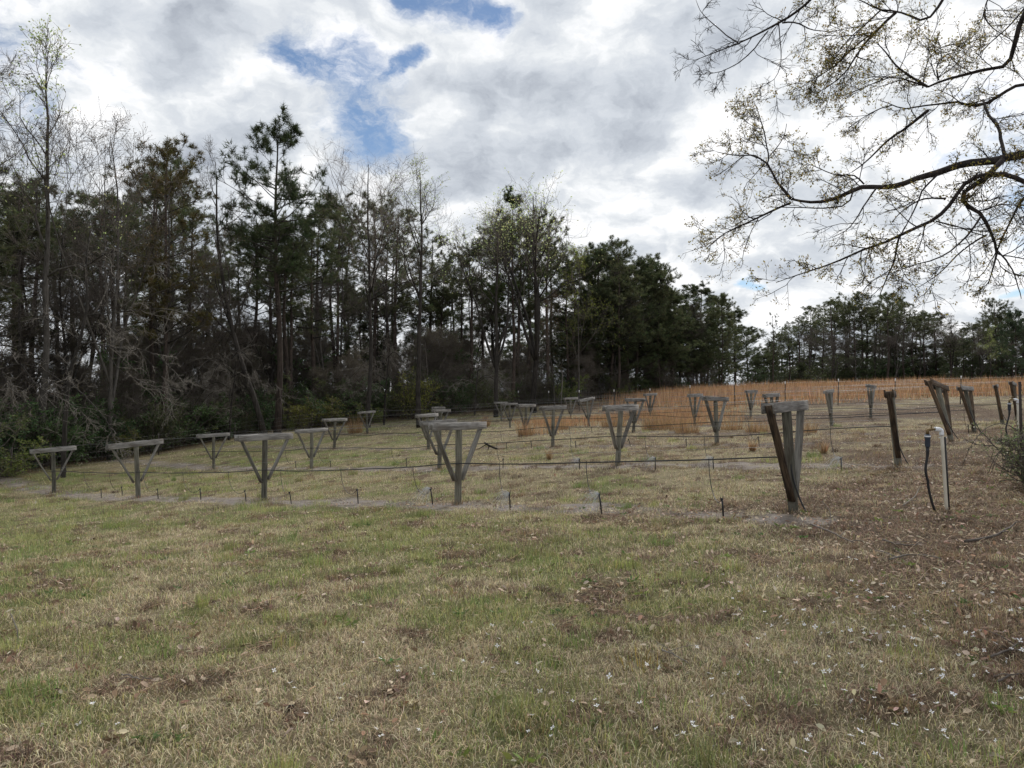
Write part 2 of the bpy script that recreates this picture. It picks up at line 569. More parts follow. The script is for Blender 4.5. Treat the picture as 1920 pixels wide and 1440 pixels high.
def plain_mat(name, col, rough=0.5, metal=0.0, var=0.15, spec=0.4, scale=25.0):
    m, n = new_mat(name)
    oc = n.n('ShaderNodeTexCoord').outputs['Object']
    a = n.noise(oc, scale, 4, 0.6).outputs[0]
    c = n.mixc(a, [x * (1 - var) for x in col], [min(1, x * (1 + var)) for x in col])
    s = n.n('ShaderNodeBsdfPrincipled', None, Base_Color=c, Roughness=rough, Metallic=metal)
    s.inputs['Specular IOR Level'].default_value = spec
    n.n('ShaderNodeOutputMaterial', None, Surface=s.outputs[0])
    return m


M_needle = leaf_mat('pine_needles', 0.4)
M_leaf = leaf_mat('broad_leaves', 0.35, 0.5)
M_bud = leaf_mat('spring_buds', 0.65)
M_grass = leaf_mat('grass_blades', 0.35, 0.75, 0.0)
M_litter = leaf_mat('dead_leaves', 0.25, 0.8, 0.0)
M_sedge = leaf_mat('dry_broomsedge', 0.4, 0.8, 0.0)
M_pbark = bark_mat('pine_bark', (0.030, 0.024, 0.021), (0.105, 0.080, 0.066))
M_gbark = bark_mat('grey_bark', (0.040, 0.035, 0.031), (0.125, 0.112, 0.100))
M_dbark = bark_mat('dark_bark', (0.018, 0.016, 0.014), (0.060, 0.052, 0.046))
M_twig = bark_mat('twig_bark', (0.085, 0.072, 0.063), (0.19, 0.163, 0.142), 20)
M_paletwig = bark_mat('pale_twig_bark', (0.13, 0.115, 0.10), (0.27, 0.245, 0.215), 20)
M_oakbark = bark_mat('oak_bark', (0.012, 0.010, 0.010), (0.055, 0.045, 0.042), 22)
M_post = wood_mat('weathered_post_timber', (0.085, 0.084, 0.064), (0.195, 0.182, 0.148), (0.08, 0.063, 0.047), 0.6)
M_board = wood_mat('weathered_board_timber', (0.13, 0.122, 0.116), (0.30, 0.285, 0.265), (0.09, 0.073, 0.060), 0.6)
M_brace = wood_mat('weathered_brace_timber', (0.10, 0.094, 0.084), (0.24, 0.226, 0.20), (0.085, 0.064, 0.05), 0.6)
M_brown = wood_mat('brown_damp_timber', (0.042, 0.029, 0.021), (0.140, 0.098, 0.064), (0.022, 0.017, 0.014), 0.8)
M_black = plain_mat('black_plastic', (0.012, 0.012, 0.014), 0.45)
M_wire = plain_mat('galvanised_wire', (0.22, 0.22, 0.22), 0.5, 0.6)
M_steel = plain_mat('rusty_dark_steel', (0.05, 0.04, 0.035), 0.7, 0.3)
M_white = plain_mat('white_paint', (0.75, 0.74, 0.72), 0.55)
M_pvc = plain_mat('aged_white_plastic', (0.56, 0.52, 0.43), 0.45, 0, 0.1, 0.4, 6)
M_pvcnew = plain_mat('clean_white_plastic', (0.78, 0.80, 0.83), 0.35, 0, 0.03)
M_brass = plain_mat('dull_brass', (0.20, 0.14, 0.065), 0.5, 0.6)
M_filter = plain_mat('dark_blue_grey_plastic', (0.045, 0.06, 0.085), 0.4)
M_petal = leaf_mat('white_petals', 0.3, 0.6, 0.0)


def ground_mat():
    m, n = new_mat('field_soil_and_thatch')
    col = n.n('ShaderNodeAttribute', {'attribute_name': 'Col'}).outputs[0]
    oc = n.n('ShaderNodeTexCoord').outputs['Object']
    a = n.noise(oc, 9.0, 6, 0.7).outputs[0]
    b = n.noise(oc, 55.0, 5, 0.7).outputs[0]
    c = n.noise(n.vmath('ADD', oc, (31, 7, 3)).outputs[0], 2.1, 5, 0.6).outputs[0]
    k = n.math('ADD', n.math('MULTIPLY', a, 0.9), n.math('ADD', n.math('MULTIPLY', b, 0.75), n.math('MULTIPLY', c, 0.5)))
    k = n.math('MAXIMUM', n.math('SUBTRACT', n.math('MULTIPLY', k, 1.15), 0.45), 0.25)
    col = n.scale(col, k)
    bp = n.n('ShaderNodeBump', None, Strength=0.9, Distance=0.04, Height=n.math('ADD', a, b))
    s = n.n('ShaderNodeBsdfPrincipled', None, Base_Color=col, Roughness=0.95, Normal=bp.outputs[0])
    s.inputs['Specular IOR Level'].default_value = 0.1
    n.n('ShaderNodeOutputMaterial', None, Surface=s.outputs[0])
    return m


M_ground = ground_mat()

# ------------------------------------------------------------------ ground sheet
C_GREEN, C_DRY, C_BROWN = np.array([0.185, 0.195, 0.080]), np.array([0.285, 0.240, 0.145]), np.array([0.140, 0.098, 0.067])
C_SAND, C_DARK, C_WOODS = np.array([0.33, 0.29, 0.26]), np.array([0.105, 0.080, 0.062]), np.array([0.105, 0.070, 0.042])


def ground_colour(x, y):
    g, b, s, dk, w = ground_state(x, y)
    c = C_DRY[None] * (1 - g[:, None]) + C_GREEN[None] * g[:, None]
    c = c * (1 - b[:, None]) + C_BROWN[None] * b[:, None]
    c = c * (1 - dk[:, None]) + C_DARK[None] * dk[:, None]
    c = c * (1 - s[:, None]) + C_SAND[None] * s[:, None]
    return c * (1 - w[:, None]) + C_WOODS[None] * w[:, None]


def axis_pts(fine0, fine1, step, lo, hi, grow):
    a = list(np.arange(fine0, fine1 + 1e-6, step))
    s = step
    while a[-1] < hi:
        s *= grow
        a.append(a[-1] + s)
    s = step
    while a[0] > lo:
        s *= grow
        a.insert(0, a[0] - s)
    return np.array(a)


gx = axis_pts(-14, 14, 0.085, -1600, 1600, 1.035)
gy = axis_pts(1.0, 18, 0.085, -500, 2500, 1.035)
GX, GY = np.meshgrid(gx, gy)
gxf, gyf = GX.ravel(), GY.ravel()
GZ = gz(gxf, gyf)
nx, ny = len(gx), len(gy)
ii = (np.arange(ny - 1)[:, None] * nx + np.arange(nx - 1)[None]).ravel()
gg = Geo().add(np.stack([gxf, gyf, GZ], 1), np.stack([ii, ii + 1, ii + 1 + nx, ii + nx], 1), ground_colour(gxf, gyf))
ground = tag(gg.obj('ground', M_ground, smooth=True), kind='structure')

# ------------------------------------------------------------------ grass, thatch, litter (nobody could count them)
rs = np.random.RandomState(5)


def scatter(y0, y1, n, spread=0.80, extra=1.2):
    y = np.sqrt(rs.rand(n) * (y1 ** 2 - y0 ** 2) + y0 ** 2)
    x = (rs.rand(n) * 2 - 1) * (spread * y + extra)
    return x, y


def blades(g, x, y, length, width, lean, col, two=True):
    n = len(x)
    z = gz(x, y) - 0.004
    az = rs.rand(n) * 2 * math.pi
    dh = np.stack([np.cos(az), np.sin(az), np.zeros(n)], 1)
    sd = np.stack([-np.sin(az), np.cos(az), np.zeros(n)], 1) * (width * 0.5)[:, None]
    # twist so that blades are not all broadside
    sd = sd + dh * (rs.normal(0, 0.4, n) * width * 0.5)[:, None]
    b = np.stack([x, y, z], 1)
    up = np.array([0, 0, 1.0])
    l1 = lean * 0.6
    m = b + (dh * np.sin(l1)[:, None] + up * np.cos(l1)[:, None]) * (length * 0.55)[:, None]
    l2 = np.minimum(lean * 1.5, 1.9)
    t = m + (dh * np.sin(l2)[:, None] + up * np.cos(l2)[:, None]) * (length * 0.45)[:, None]
    if two:
        v = np.stack([b - sd, b + sd, m + sd * 0.75, m - sd * 0.75, t], 1).reshape(-1, 3)
        k = np.arange(n)[:, None] * 5
        g.add(v, k + np.array([[0, 1, 2, 3]]), np.repeat(col, 5, axis=0))
        g.f.append(k + np.array([[3, 2, 4]]) + g.n - n * 5)
    else:
        v = np.stack([b - sd, b + sd, t], 1).reshape(-1, 3)
        g.add(v, np.arange(n * 3).reshape(-1, 3), np.repeat(col, 3, axis=0))


def turf(y0, y1, n, sc, two):
    x, y = scatter(y0, y1, n)
    g_, b_, s_, d_, w_ = ground_state(x, y)
    tuft = fbm(x, y, 3.1, 2, 55)
    keep = rs.rand(n) > np.clip(s_ * 0.93 + d_ * 0.5 + w_ * 0.8 + b_ * 0.20, 0, 0.96)
    keep &= rs.rand(n) < 0.45 + 0.9 * tuft
    x, y, g_, b_, tuft = x[keep], y[keep], g_[keep], b_[keep], tuft[keep]
    n = len(x)
    isg = rs.rand(n) < np.clip(0.20 + 0.66 * g_ - 0.25 * b_, 0.05, 0.92)
    L = np.where(isg, rs.uniform(0.025, 0.070, n), rs.uniform(0.030, 0.088, n)) * sc * (0.6 + 0.8 * tuft)
    Wd = np.where(isg, rs.uniform(0.0022, 0.0048, n), rs.uniform(0.0018, 0.0040, n)) * sc
    lean = np.where(isg, rs.normal(0.62, 0.3, n), rs.normal(1.22, 0.25, n)).clip(0.05, 1.56)
    cg = vary(rs, (0.235, 0.260, 0.105), n, 0.32, 0.10)
    yel = vary(rs, (0.47, 0.445, 0.20), n, 0.25, 0.07)
    cg = np.where((rs.rand(n) < 0.45)[:, None], yel, cg)
    cd = vary(rs, (0.60, 0.51, 0.345), n, 0.36, 0.05)
    cb = vary(rs, (0.255, 0.175, 0.122), n, 0.42, 0.06)
    cd = np.where((rs.rand(n) < 0.22 + 0.68 * b_)[:, None], cb, cd)
    col = np.where(isg[:, None], cg, cd)
    g = Geo()
    blades(g, x, y, L, Wd, lean, col, two)
    return g


tag(turf(1.6, 5.5, 250000, 1.0, True).obj('grass', M_grass), 'mown mix of green and dry grass in the near field', 'grass', kind='stuff')
tag(turf(5.5, 12, 330000, 1.2, True).obj('grass', M_grass), 'short patchy grass just in front of the first trellis row', 'grass', kind='stuff')
tag(turf(12, 26, 190000, 1.9, False).obj('grass', M_grass), 'yellowing grass between the trellis rows', 'grass', kind='stuff')
tag(turf(26, 60, 70000, 3.2, False).obj('grass', M_grass), 'distant dry grass up to the far wire fence', 'grass', kind='stuff')


def clumps():
    g = Geo()
    for y0, y1, n, sc in ((1.8, 6, 210, 1.0), (6, 14, 620, 1.1), (14, 30, 700, 1.5)):
        cx, cy = scatter(y0, y1, n)
        g_, b_, s_, d_, w_ = ground_state(cx, cy)
        kind = rs.rand(n)
        for i in range(n):
            if w_[i] > 0.4 or rs.rand() < 0.6 * s_[i]:
                continue
            gr = kind[i] < 0.25 + 0.5 * g_[i] - 0.4 * b_[i]
            m = rs.randint(45, 130)
            rad = rs.uniform(0.05, 0.17) * sc
            a, q_ = rs.rand(m) * 6.283, np.sqrt(rs.rand(m)) * rad
            ex = rs.uniform(1.0, 2.0)
            x, y = cx[i] + np.cos(a) * q_ * ex, cy[i] + np.sin(a) * q_
            base = [(0.20, 0.27, 0.085), (0.36, 0.38, 0.14), (0.24, 0.25, 0.10)][rs.randint(3)] if gr else [(0.20, 0.135, 0.09), (0.55, 0.46, 0.30), (0.30, 0.22, 0.12), (0.15, 0.11, 0.08)][rs.randint(4)]
            L = rs.uniform(0.05, 0.12, m) * sc * (1.25 if gr else 1.0)
            blades(g, x, y, L, rs.uniform(0.0022, 0.0045, m) * sc, np.abs(rs.normal(0.5 if gr else 1.0, 0.3, m)).clip(0.05, 1.5), vary(rs, base, m, 0.28, 0.08), True)
    # skirts of rank grass round the feet of the posts
    for j, k in enumerate('ABCD'):
        for i, (px, b, t) in enumerate(POSTS[k]):
            yy = lat_y(i, j)
            m = 130
            a, q_ = rs.rand(m) * 6.283, 0.05 + np.abs(rs.normal(0, 0.16, m))
            x, y = (px - CX) / F * yy + np.cos(a) * q_, yy + np.sin(a) * q_
            blades(g, x, y, rs.uniform(0.05, 0.17, m), rs.uniform(0.004, 0.008, m), np.abs(rs.normal(0.6, 0.35, m)).clip(0.05, 1.5), vary(rs, (0.26, 0.19, 0.12), m, 0.4, 0.1), True)
    return g


def thatch():
    g = Geo()
    for y0, y1, n, sc in ((1.7, 6, 9000, 1.0), (6, 13, 9000, 1.3)):
        x, y = scatter(y0, y1, n)
        _, b, s_, _, w = ground_state(x, y)
        k = rs.rand(n) < (0.25 + 0.6 * b) * (fbm(x, y, 1.3, 2, 301) > 0.46)
        x, y = x[k], y[k]
        n = len(x)
        d = rs.normal(0, 1, (n, 3)) * np.array([1, 1, 0.10])
        d[:, 2] = np.abs(d[:, 2])
        p = walk(rs, np.stack([x, y, gz(x, y) + rs.uniform(0.005, 0.03, n)], 1), d, rs.uniform(0.10, 0.30, n) * sc, 6, 0.22, (0, 0, -0.02))
        p[..., 2] = np.maximum(p[..., 2], gz(p[..., 0].ravel(), p[..., 1].ravel()).reshape(n, 6) + 0.008)
        c = vary(rs, (0.50, 0.41, 0.28), n, 0.35, 0.05)
        tube_geo(g, p, np.full((n, 6), 0.0011) * sc, 3, c)
    return g


def weeds():
    g = Geo()
    x, y = scatter(1.8, 11, 330)
    for i in range(len(x)):
        m = rs.randint(5, 16)
        a = rs.rand(m) * 6.283
        d = np.stack([np.cos(a), np.sin(a), rs.uniform(0.1, 0.8, m)], 1)
        z = gz1(x[i], y[i])
        c = [(0.12, 0.19, 0.06), (0.20, 0.26, 0.07), (0.22, 0.15, 0.09)][rs.randint(3)]
        add_leaves(g, rs, np.tile([x[i], y[i], z + 0.01], (m, 1)) + rs.normal(0, 0.02, (m, 3)) * [1, 1, 0.3], d, rs.uniform(0.03, 0.075, m), rs.uniform(0.012, 0.028, m), vary(rs, c, m, 0.2, 0.08))
    return g


tag(clumps().obj('grass', M_grass), 'uneven clumps of green and withered grass all over the field', 'grass', kind='stuff')
tag(thatch().obj('dead_grass', M_grass), 'loose curled straws of dead grass on the turf', 'dead grass', kind='stuff')
tag(weeds().obj('weeds', M_leaf), 'low broad-leaved weeds scattered in the near turf', 'weeds', kind='stuff')


def litter():
    g = Geo()
    for y0, y1, n, s in ((1.8, 6, 10000, 0.9), (6, 14, 24000, 0.95), (14, 40, 8000, 1.5)):
        x, y = scatter(y0, y1, n)
        _, b, _, d, w = ground_state(x, y)
        keep = rs.rand(n) < np.clip(0.10 + 0.95 * b + 0.25 * d, 0, 1)
        x, y = x[keep], y[keep]
        n = len(x)
        z = gz(x, y) + rs.uniform(0.004, 0.03, n)
        d = norm(np.stack([rs.normal(0, 1, n), rs.normal(0, 1, n), rs.normal(0, 0.3, n)], 1))
        L = rs.uniform(0.025, 0.070, n) * s
        c = vary(rs, (0.26, 0.175, 0.115), n, 0.38, 0.06)
        pale = vary(rs, (0.55, 0.45, 0.34), n, 0.2, 0.05)
        c = np.where((rs.rand(n) < 0.38)[:, None], pale, c)
        cen = np.stack([x, y, z], 1)
        s_ = norm(np.cross(d, np.stack([rs.normal(0, .35, n), rs.normal(0, .35, n), np.ones(n)], 1)))
        up = np.cross(s_, d)
        wd = (L * rs.uniform(0.35, 0.6, n))[:, None]
        Lc = L[:, None]
        v = np.stack([cen, cen + d * Lc * .35 + s_ * wd * .5 + up * wd * .35, cen + d * Lc * .75 + s_ * wd * .4 + up * wd * .5, cen + d * Lc + up * wd * .3,
                      cen + d * Lc * .75 - s_ * wd * .4 + up * wd * .45, cen + d * Lc * .35 - s_ * wd * .5 + up * wd * .3], 1).reshape(-1, 3)
        k = np.arange(n)[:, None] * 6
        g.add(v, k + np.array([[0, 1, 2, 3]]), np.repeat(c, 6, axis=0))
        g.f.append(k + np.array([[0, 3, 4, 5]]) + g.n - n * 6)
    return g


tag(litter().obj('leaf_litter', M_litter), 'scattered curled brown dead leaves lying in the grass', 'leaf litter', kind='stuff')


def sedge(x, y, h, wd, lean, base=(0.39, 0.225, 0.122), sd=0.32):
    g = Geo()
    n = len(x)
    c = vary(rs, base, n, sd, 0.06)
    tan = vary(rs, (0.38, 0.27, 0.155), n, sd, 0.05)
    c = np.where((rs.rand(n) < 0.28)[:, None], tan, c)
    blades(g, x, y, h, wd, lean, c, False)
    return g


# the far field of orange broomsedge beyond the fence
n = 120000
yy = rs.uniform(43, 88, n)
xx = rs.uniform(0.10, 0.86, n) * yy
fence_y = np.interp(960 + F * xx / yy, [960, 1029, 1151, 1294, 1378, 1472, 1571, 1677, 1800, 2100], [60, 56, 51, 47, 45, 43.5, 42, 40.5, 39, 37])
dens = sstep(yy - fence_y, -4, 15) * sstep(xx, 0.10 * yy, 0.26 * yy) * (0.4 + fbm(xx, yy, 0.35, 3, 31))
m_ = rs.rand(n) < dens
xx, yy = xx[m_], yy[m_]
n = len(xx)
tag(sedge(xx, yy, rs.uniform(0.35, 1.15, n) * (0.55 + 0.45 * sstep(yy, 44, 58)) * (0.35 + 1.1 * fbm(xx, yy, 0.45, 3, 8)), rs.uniform(0.02, 0.05, n), np.abs(rs.normal(0.18, 0.14, n))).obj('broomsedge_grass', M_sedge),
    'wide field of tall orange broomsedge beyond the wire fence', 'tall grass', kind='stuff')
# the thinner swath of it between the back rows
n = 40000
pxs = rs.uniform(940, 1420, n)
yy = rs.uniform(31, 47, n)
xx = (pxs - 960) / F * yy
m_ = rs.rand(n) < sstep(fbm(xx, yy, 0.30, 3, 91), 0.36, 0.62) * 0.85 * sstep(pxs, 945, 1060) * (1 - sstep(pxs, 1300, 1420)) * sstep(yy, 31, 35)
xx, yy = xx[m_], yy[m_]
n = len(xx)
tag(sedge(xx, yy, rs.uniform(0.2, 0.55, n), rs.uniform(0.012, 0.03, n), np.abs(rs.normal(0.3, 0.2, n))).obj('broomsedge_grass', M_sedge),
    'thin swath of dry orange grass among the back trellis rows', 'tall grass', kind='stuff')


# ------------------------------------------------------------------ trees
def finish_tree(name, trunk, twigs, crown, bark, twigm, leafm, crown_name='crown'):
    """an Empty at the foot with trunk, branches and crown"""
    root = empty(name)
    trunk.obj('trunk', bark, root, smooth=True)
    if twigs is not None:
        twigs.obj('branches', twigm, root)
    if crown is not None:
        crown.obj(crown_name, leafm, root)
    return root


def trunk_line(rs, H, r0, r1, n=14, wob=0.035, lean=(0, 0)):
    d = np.array([[lean[0], lean[1], 1.0]])
    p = walk(rs, np.zeros((1, 3)), d, np.array([H]), n, wob, (0, 0, 0.06))
    f_ = np.linspace(0, 1, n)[None, :, None]
    p[:, :, :2] -= p[:, -1:, :2] * f_
    p[:, :, 2] *= H / p[0, -1, 2]
    p[:, :, :2] += f_ * np.array(lean) * H
    p[:, 0, 2] = -0.4
    r = r1 + (r0 - r1) * (1 - np.linspace(0, 1, n)) ** 0.85
    r[0] *= 1.25
    return p, r[None]


def pine(seed, H=20.0, c0=0.5, width=3.2, dens=1.0, col=(0.104, 0.116, 0.056), tuft=0.30, stubs=10, name='pine_tree', r=0.2, nl1=36, rise=0.55):
    rs = np.random.RandomState(seed)
    tg, bg, ng = Geo(), Geo(), Geo()
    tp, tr = trunk_line(rs, H, r, 0.03)
    tube_geo(tg, tp, tr, 8)
    st, d, t, _, pr = spawn(rs, tp, tr, nl1, c0, 0.99, 1.35, 0.14)
    u = (t - c0) / (1 - c0)
    d[:, 2] += -0.08 + rise * u ** 1.6
    d = norm(d)
    prof = 1.3 * width * (0.35 + 0.65 * np.sin(np.pi * np.clip(u * 0.68 + 0.20, 0, 1)) ** 0.8) * (1 - 0.42 * u ** 3)
    L = prof * rs.uniform(0.55, 1.15, len(t))
    p1 = walk(rs, st, d, L, 7, 0.10, (0, 0, 0.07))
    r1 = taper(np.minimum(pr * 0.5, 0.012 + 0.016 * L), np.full(len(L), 0.008), 7)
    tube_geo(bg, p1, r1, 4)
    if stubs:
        s_, d_, t_, _, _ = spawn(rs, tp, tr, stubs, 0.18, c0, 1.5, 0.2)
        ps = walk(rs, s_, d_, rs.uniform(0.5, 2.2, stubs), 5, 0.12)
        tube_geo(bg, ps, taper(np.full(stubs, 0.022), np.full(stubs, 0.006), 5), 3)
    st, d, t, idx, pr = spawn(rs, p1, r1, int(8 * dens), 0.25, 1.0, 0.75, 0.25, 0.5)
    L2 = L[idx] * rs.uniform(0.18, 0.45, len(t)) * (1.15 - 0.5 * t) + 0.15
    p2 = walk(rs, st, d, L2, 4, 0.14, (0, 0, 0.10))
    r2 = taper(np.full(len(t), 0.012), np.full(len(t), 0.005), 4)
    tube_geo(bg, p2, r2, 3)
    # tufts at and near the ends of the branchlets
    cs, ax = [p2[:, -1], p2[:, 2], p1[:, -1]], [p2[:, -1] - p2[:, -2], p2[:, -1] - p2[:, -2], p1[:, -1] - p1[:, -2]]
    s3, d3, t3, i3, _ = spawn(rs, p2, r2, int(3 * dens) + 1, 0.4, 1.0, 0.8, 0.3, 0.6)
    cs.append(s3 + d3 * 0.18)
    ax.append(d3)
    cs, ax = np.concatenate(cs), norm(np.concatenate(ax))
    ax[:, 2] += 0.3
    ax = norm(ax)
    add_needles(ng, rs, cs, ax, 13, tuft, 0.034, vary(rs, col, len(cs), 0.28, 0.08))
    return finish_tree(name, tg, bg, ng, M_pbark, M_dbark, M_needle)


def hardwood(seed, H=20.0, t0=0.35, spread=1.0, forks=0, bud=None, budsize=0.05, nbud=1, nl=(15, 8, 7, 4), bark=None, twig=None, name='bare_tree', r=0.17, lean=(0, 0), up=0.10,
             zbud=0.0, ang=0.62):
    rs = np.random.RandomState(seed)
    tg, bg, lg = Geo(), Geo(), Geo()
    tp, tr = trunk_line(rs, H * (0.93 if not forks else 0.85), r, 0.02, 14, 0.05, lean)
    P0, R0 = [tp], [tr]
    tube_geo(tg, tp, tr, 8)
    for k in range(forks):
        f = rs.uniform(0.04, 0.35)
        i = int(f * 13)
        a = rs.uniform(0, 2 * math.pi)
        d = np.array([[math.cos(a) * 0.35, math.sin(a) * 0.35, 1.0]])
        s = tp[:, i]
        p = walk(rs, s, d, np.array([H * (1 - f) * rs.uniform(0.75, 0.95)]), 14, 0.05, (0, 0, 0.03))
        rr = taper(np.array([tr[0, i] * 0.75]), np.array([0.015]), 14)
        tube_geo(tg, p, rr, 7)
        P0.append(p)
        R0.append(rr)
    P0, R0 = np.concatenate(P0), np.concatenate(R0)
    st, d, t, _, pr = spawn(rs, P0, R0, nl[0], t0, 0.98, ang, 0.18)
    L = H * 0.27 * spread * (1.25 - 0.95 * (t - t0) / (1 - t0)) * rs.uniform(0.6, 1.1, len(t))
    p1 = walk(rs, st, d, L, 8, 0.14, (0, 0, up * 0.55))
    r1 = taper(np.minimum(pr * 0.55, 0.008 + 0.014 * L), np.full(len(L), 0.008), 8)
    big = L > np.median(L)
    tube_geo(tg, p1[big], r1[big], 5)
    tube_geo(bg, p1[~big], r1[~big], 4)
    st, d, t, idx, pr = spawn(rs, p1, r1, nl[1], 0.22, 1.0, 0.78, 0.22, 0.2)
    L2 = L[idx] * rs.uniform(0.25, 0.5, len(t)) * (1.2 - 0.5 * t)
    p2 = walk(rs, st, d, L2, 6, 0.17, (0, 0, up * 0.45))
    r2 = taper(np.minimum(pr * 0.7, 0.016), np.full(len(t), 0.006), 6)
    tube_geo(bg, p2, r2, 3)
    st, d, t, idx, pr = spawn(rs, p2, r2, nl[2], 0.2, 1.0, 0.8, 0.28, 0.2)
    L3 = L2[idx] * rs.uniform(0.3, 0.6, len(t)) + 0.12
    p3 = walk(rs, st, d, L3, 4, 0.18, (0, 0, up * 0.3))
    r3 = taper(np.full(len(t), 0.0085), np.full(len(t), 0.004), 4)
    tube_geo(bg, p3, r3, 3)
    pe, de = p3[:, -1], p3[:, -1] - p3[:, -2]
    if nl[3]:
        st, d, t, idx, pr = spawn(rs, p3, r3, nl[3], 0.2, 1.0, 0.65, 0.25, 0.2)
        L4 = L3[idx] * rs.uniform(0.3, 0.7, len(t)) + 0.06
        p4 = walk(rs, st, d, L4, 3, 0.12, (0, 0, up * 0.5))
        tube_geo(bg, p4, taper(np.full(len(t), 0.006), np.full(len(t), 0.003), 3), 3)
        pe, de = np.concatenate([pe, p4[:, -1]]), np.concatenate([de, p4[:, -1] - p4[:, -2]])
    crown = None
    if bud is not None:
        keep = rs.rand(len(pe)) < np.clip((pe[:, 2] / H - zbud) * 2.5, 0.05, 1)
        pe, de = pe[keep], norm(de[keep])
        for _ in range(nbud):
            dd = de + rs.normal(0, 0.6, de.shape)
            add_leaves(lg, rs, pe + rs.normal(0, budsize * 0.4, pe.shape), dd, budsize * rs.uniform(0.7, 1.4, len(pe)), budsize * 0.6 * rs.uniform(0.7, 1.3, len(pe)), vary(rs, bud, len(pe), 0.22, 0.08))
        crown = lg
    return finish_tree(name, tg, bg, crown, bark or M_gbark, twig or M_twig, M_bud, 'crown' if bud is not None else 'crown')


def shrub(seed, H=3.0, W=1.6, col=(0.035, 0.065, 0.022), leaf=0.085, nleaf=5, stems=9, name='evergreen_shrub', pale=None, wide=0.55, nl=(9, 8)):
    rs = np.random.RandomState(seed)
    sg, lg = Geo(), Geo()
    a = rs.rand(stems) * 2 * math.pi
    d = np.stack([np.cos(a) * 0.55, np.sin(a) * 0.55, np.ones(stems)], 1) * rs.uniform(0.5, 1.2, (stems, 1)) * np.array([W / 1.6, W / 1.6, 1])
    d[:, 2] = 1
    p0 = walk(rs, np.stack([np.cos(a) * 0.15, np.sin(a) * 0.15, np.full(stems, -0.1)], 1), d, H * rs.uniform(0.6, 1.12, stems), 8, 0.10, (0, 0, 0.02))
    r0 = taper(np.full(stems, 0.022), np.full(stems, 0.006), 8)
    tube_geo(sg, p0, r0, 4)
    st, d, t, _, _ = spawn(rs, p0, r0, nl[0], 0.05, 1.0, 0.9, 0.25)
    L1 = W * rs.uniform(0.25, 0.6, len(t)) * (1.15 - 0.6 * t)
    p1 = walk(rs, st, d, L1, 5, 0.16, (0, 0, 0.03))
    r1 = taper(np.full(len(t), 0.010), np.full(len(t), 0.004), 5)
    tube_geo(sg, p1, r1, 3)
    st, d, t, idx, _ = spawn(rs, p1, r1, nl[1], 0.15, 1.0, 0.8, 0.3)
    L2 = L1[idx] * rs.uniform(0.25, 0.5, len(t)) + 0.05
    p2 = walk(rs, st, d, L2, 3, 0.15)
    r2 = taper(np.full(len(t), 0.005), np.full(len(t), 0.003), 3)
    tube_geo(sg, p2, r2, 3)
    crown = None
    if nleaf:
        st, d, t, idx, _ = spawn(rs, p2, r2, nleaf, 0.1, 1.0, 0.9, 0.35)
        c = vary(rs, col, len(t), 0.28, 0.08)
        if pale is not None:
            c = np.where((rs.rand(len(t)) < 0.25)[:, None], vary(rs, pale, len(t), 0.2, 0.06), c)
        add_leaves(lg, rs, st, d, leaf * rs.uniform(0.7, 1.3, len(t)), leaf * wide * rs.uniform(0.7, 1.3, len(t)), c)
        crown = lg
    root = empty(name)
    sg.obj('stems', M_twig, root)
    if crown is not None:
        crown.obj('leaves', M_leaf, root)
    return root


def place(o, x, y, H, H0, rz, tilt=0.0):
    s = H / H0
    o.location = (x, y, gz1(x, y) - 0.05)
    o.scale = (s, s, s)
    o.rotation_euler = (tilt, 0, rz)
    return o


def at(px, y):
    return (px - CX) / F * y


def h_for(top, px, y):
    return ZC + (HOR - top) / F * y - gz1(at(px, y), y)


# ---- single trees that stand out along the wood's edge
def solo(o, px, y, top, label, cat='tree', H0=20.0, rz=0.0, group=None, wide=None):
    place(o, at(px, y), y, h_for(top, px, y), H0, rz)
    if wide:
        o.scale = (o.scale[0] * wide, o.scale[1] * wide, o.scale[2])
    return tag(o, label, cat, group)


EDGE = 'trees standing out along the edge of the wood'
OLIVE, GREENBUD, REDBUD, PALEBUD = (0.125, 0.105, 0.042), (0.42, 0.48, 0.20), (0.27, 0.19, 0.13), (0.34, 0.39, 0.17)
solo(hardwood(131, lean=(0.03, 0), bud=PALEBUD, budsize=0.11, nbud=2, zbud=0.35, up=0.14, ang=0.6, t0=0.3, nl=(15, 8, 5, 0), name='budding_tree'), 62, 31, 42,
     'tall grey tree tipped with pale green buds near the left edge of the wood', 'tree', rz=0.0, group=EDGE)
solo(hardwood(102, spread=1.1, t0=0.3, name='bare_tree', r=0.16), -60, 29, 70, 'bare tree cut by the left edge of the photo, spreading dark limbs over the sky', 'tree', rz=1.0, group=EDGE)
solo(hardwood(103, forks=3, ang=0.75, bud=REDBUD, budsize=0.06, nbud=1, zbud=0.3, up=0.14, t0=0.38, spread=1.15, r=0.11, nl=(9, 7, 5, 2), name='budding_tree'), 205, 35, 155,
     'several-stemmed grey tree with rusty red buds rising left of the olive-brown pine', 'tree', rz=0.2, group=EDGE)
solo(pine(104, c0=0.35, width=3.4, col=OLIVE, nl1=44), 312, 40, 285, 'pine with olive-brown needles and a dark green tip', 'pine', rz=0.3, group=EDGE)
solo(hardwood(105, spread=1.15, t0=0.3, lean=(-0.19, 0), r=0.2, bark=M_dbark, nl=(13, 7, 6, 3), name='bare_tree'), 500, 44, 262, 'black-barked bare tree leaning left beside the tallest pine', 'tree', rz=0.0, group=EDGE)
solo(pine(126, c0=0.46, width=3.2, rise=0.22, r=0.24, nl1=50, tuft=0.36, dens=1.1, stubs=12, col=(0.070, 0.090, 0.042)), 520, 45, 250, 'tallest pine in the wood with an open dark crown standing clear against the clouds', 'pine', rz=2.2, group=EDGE)
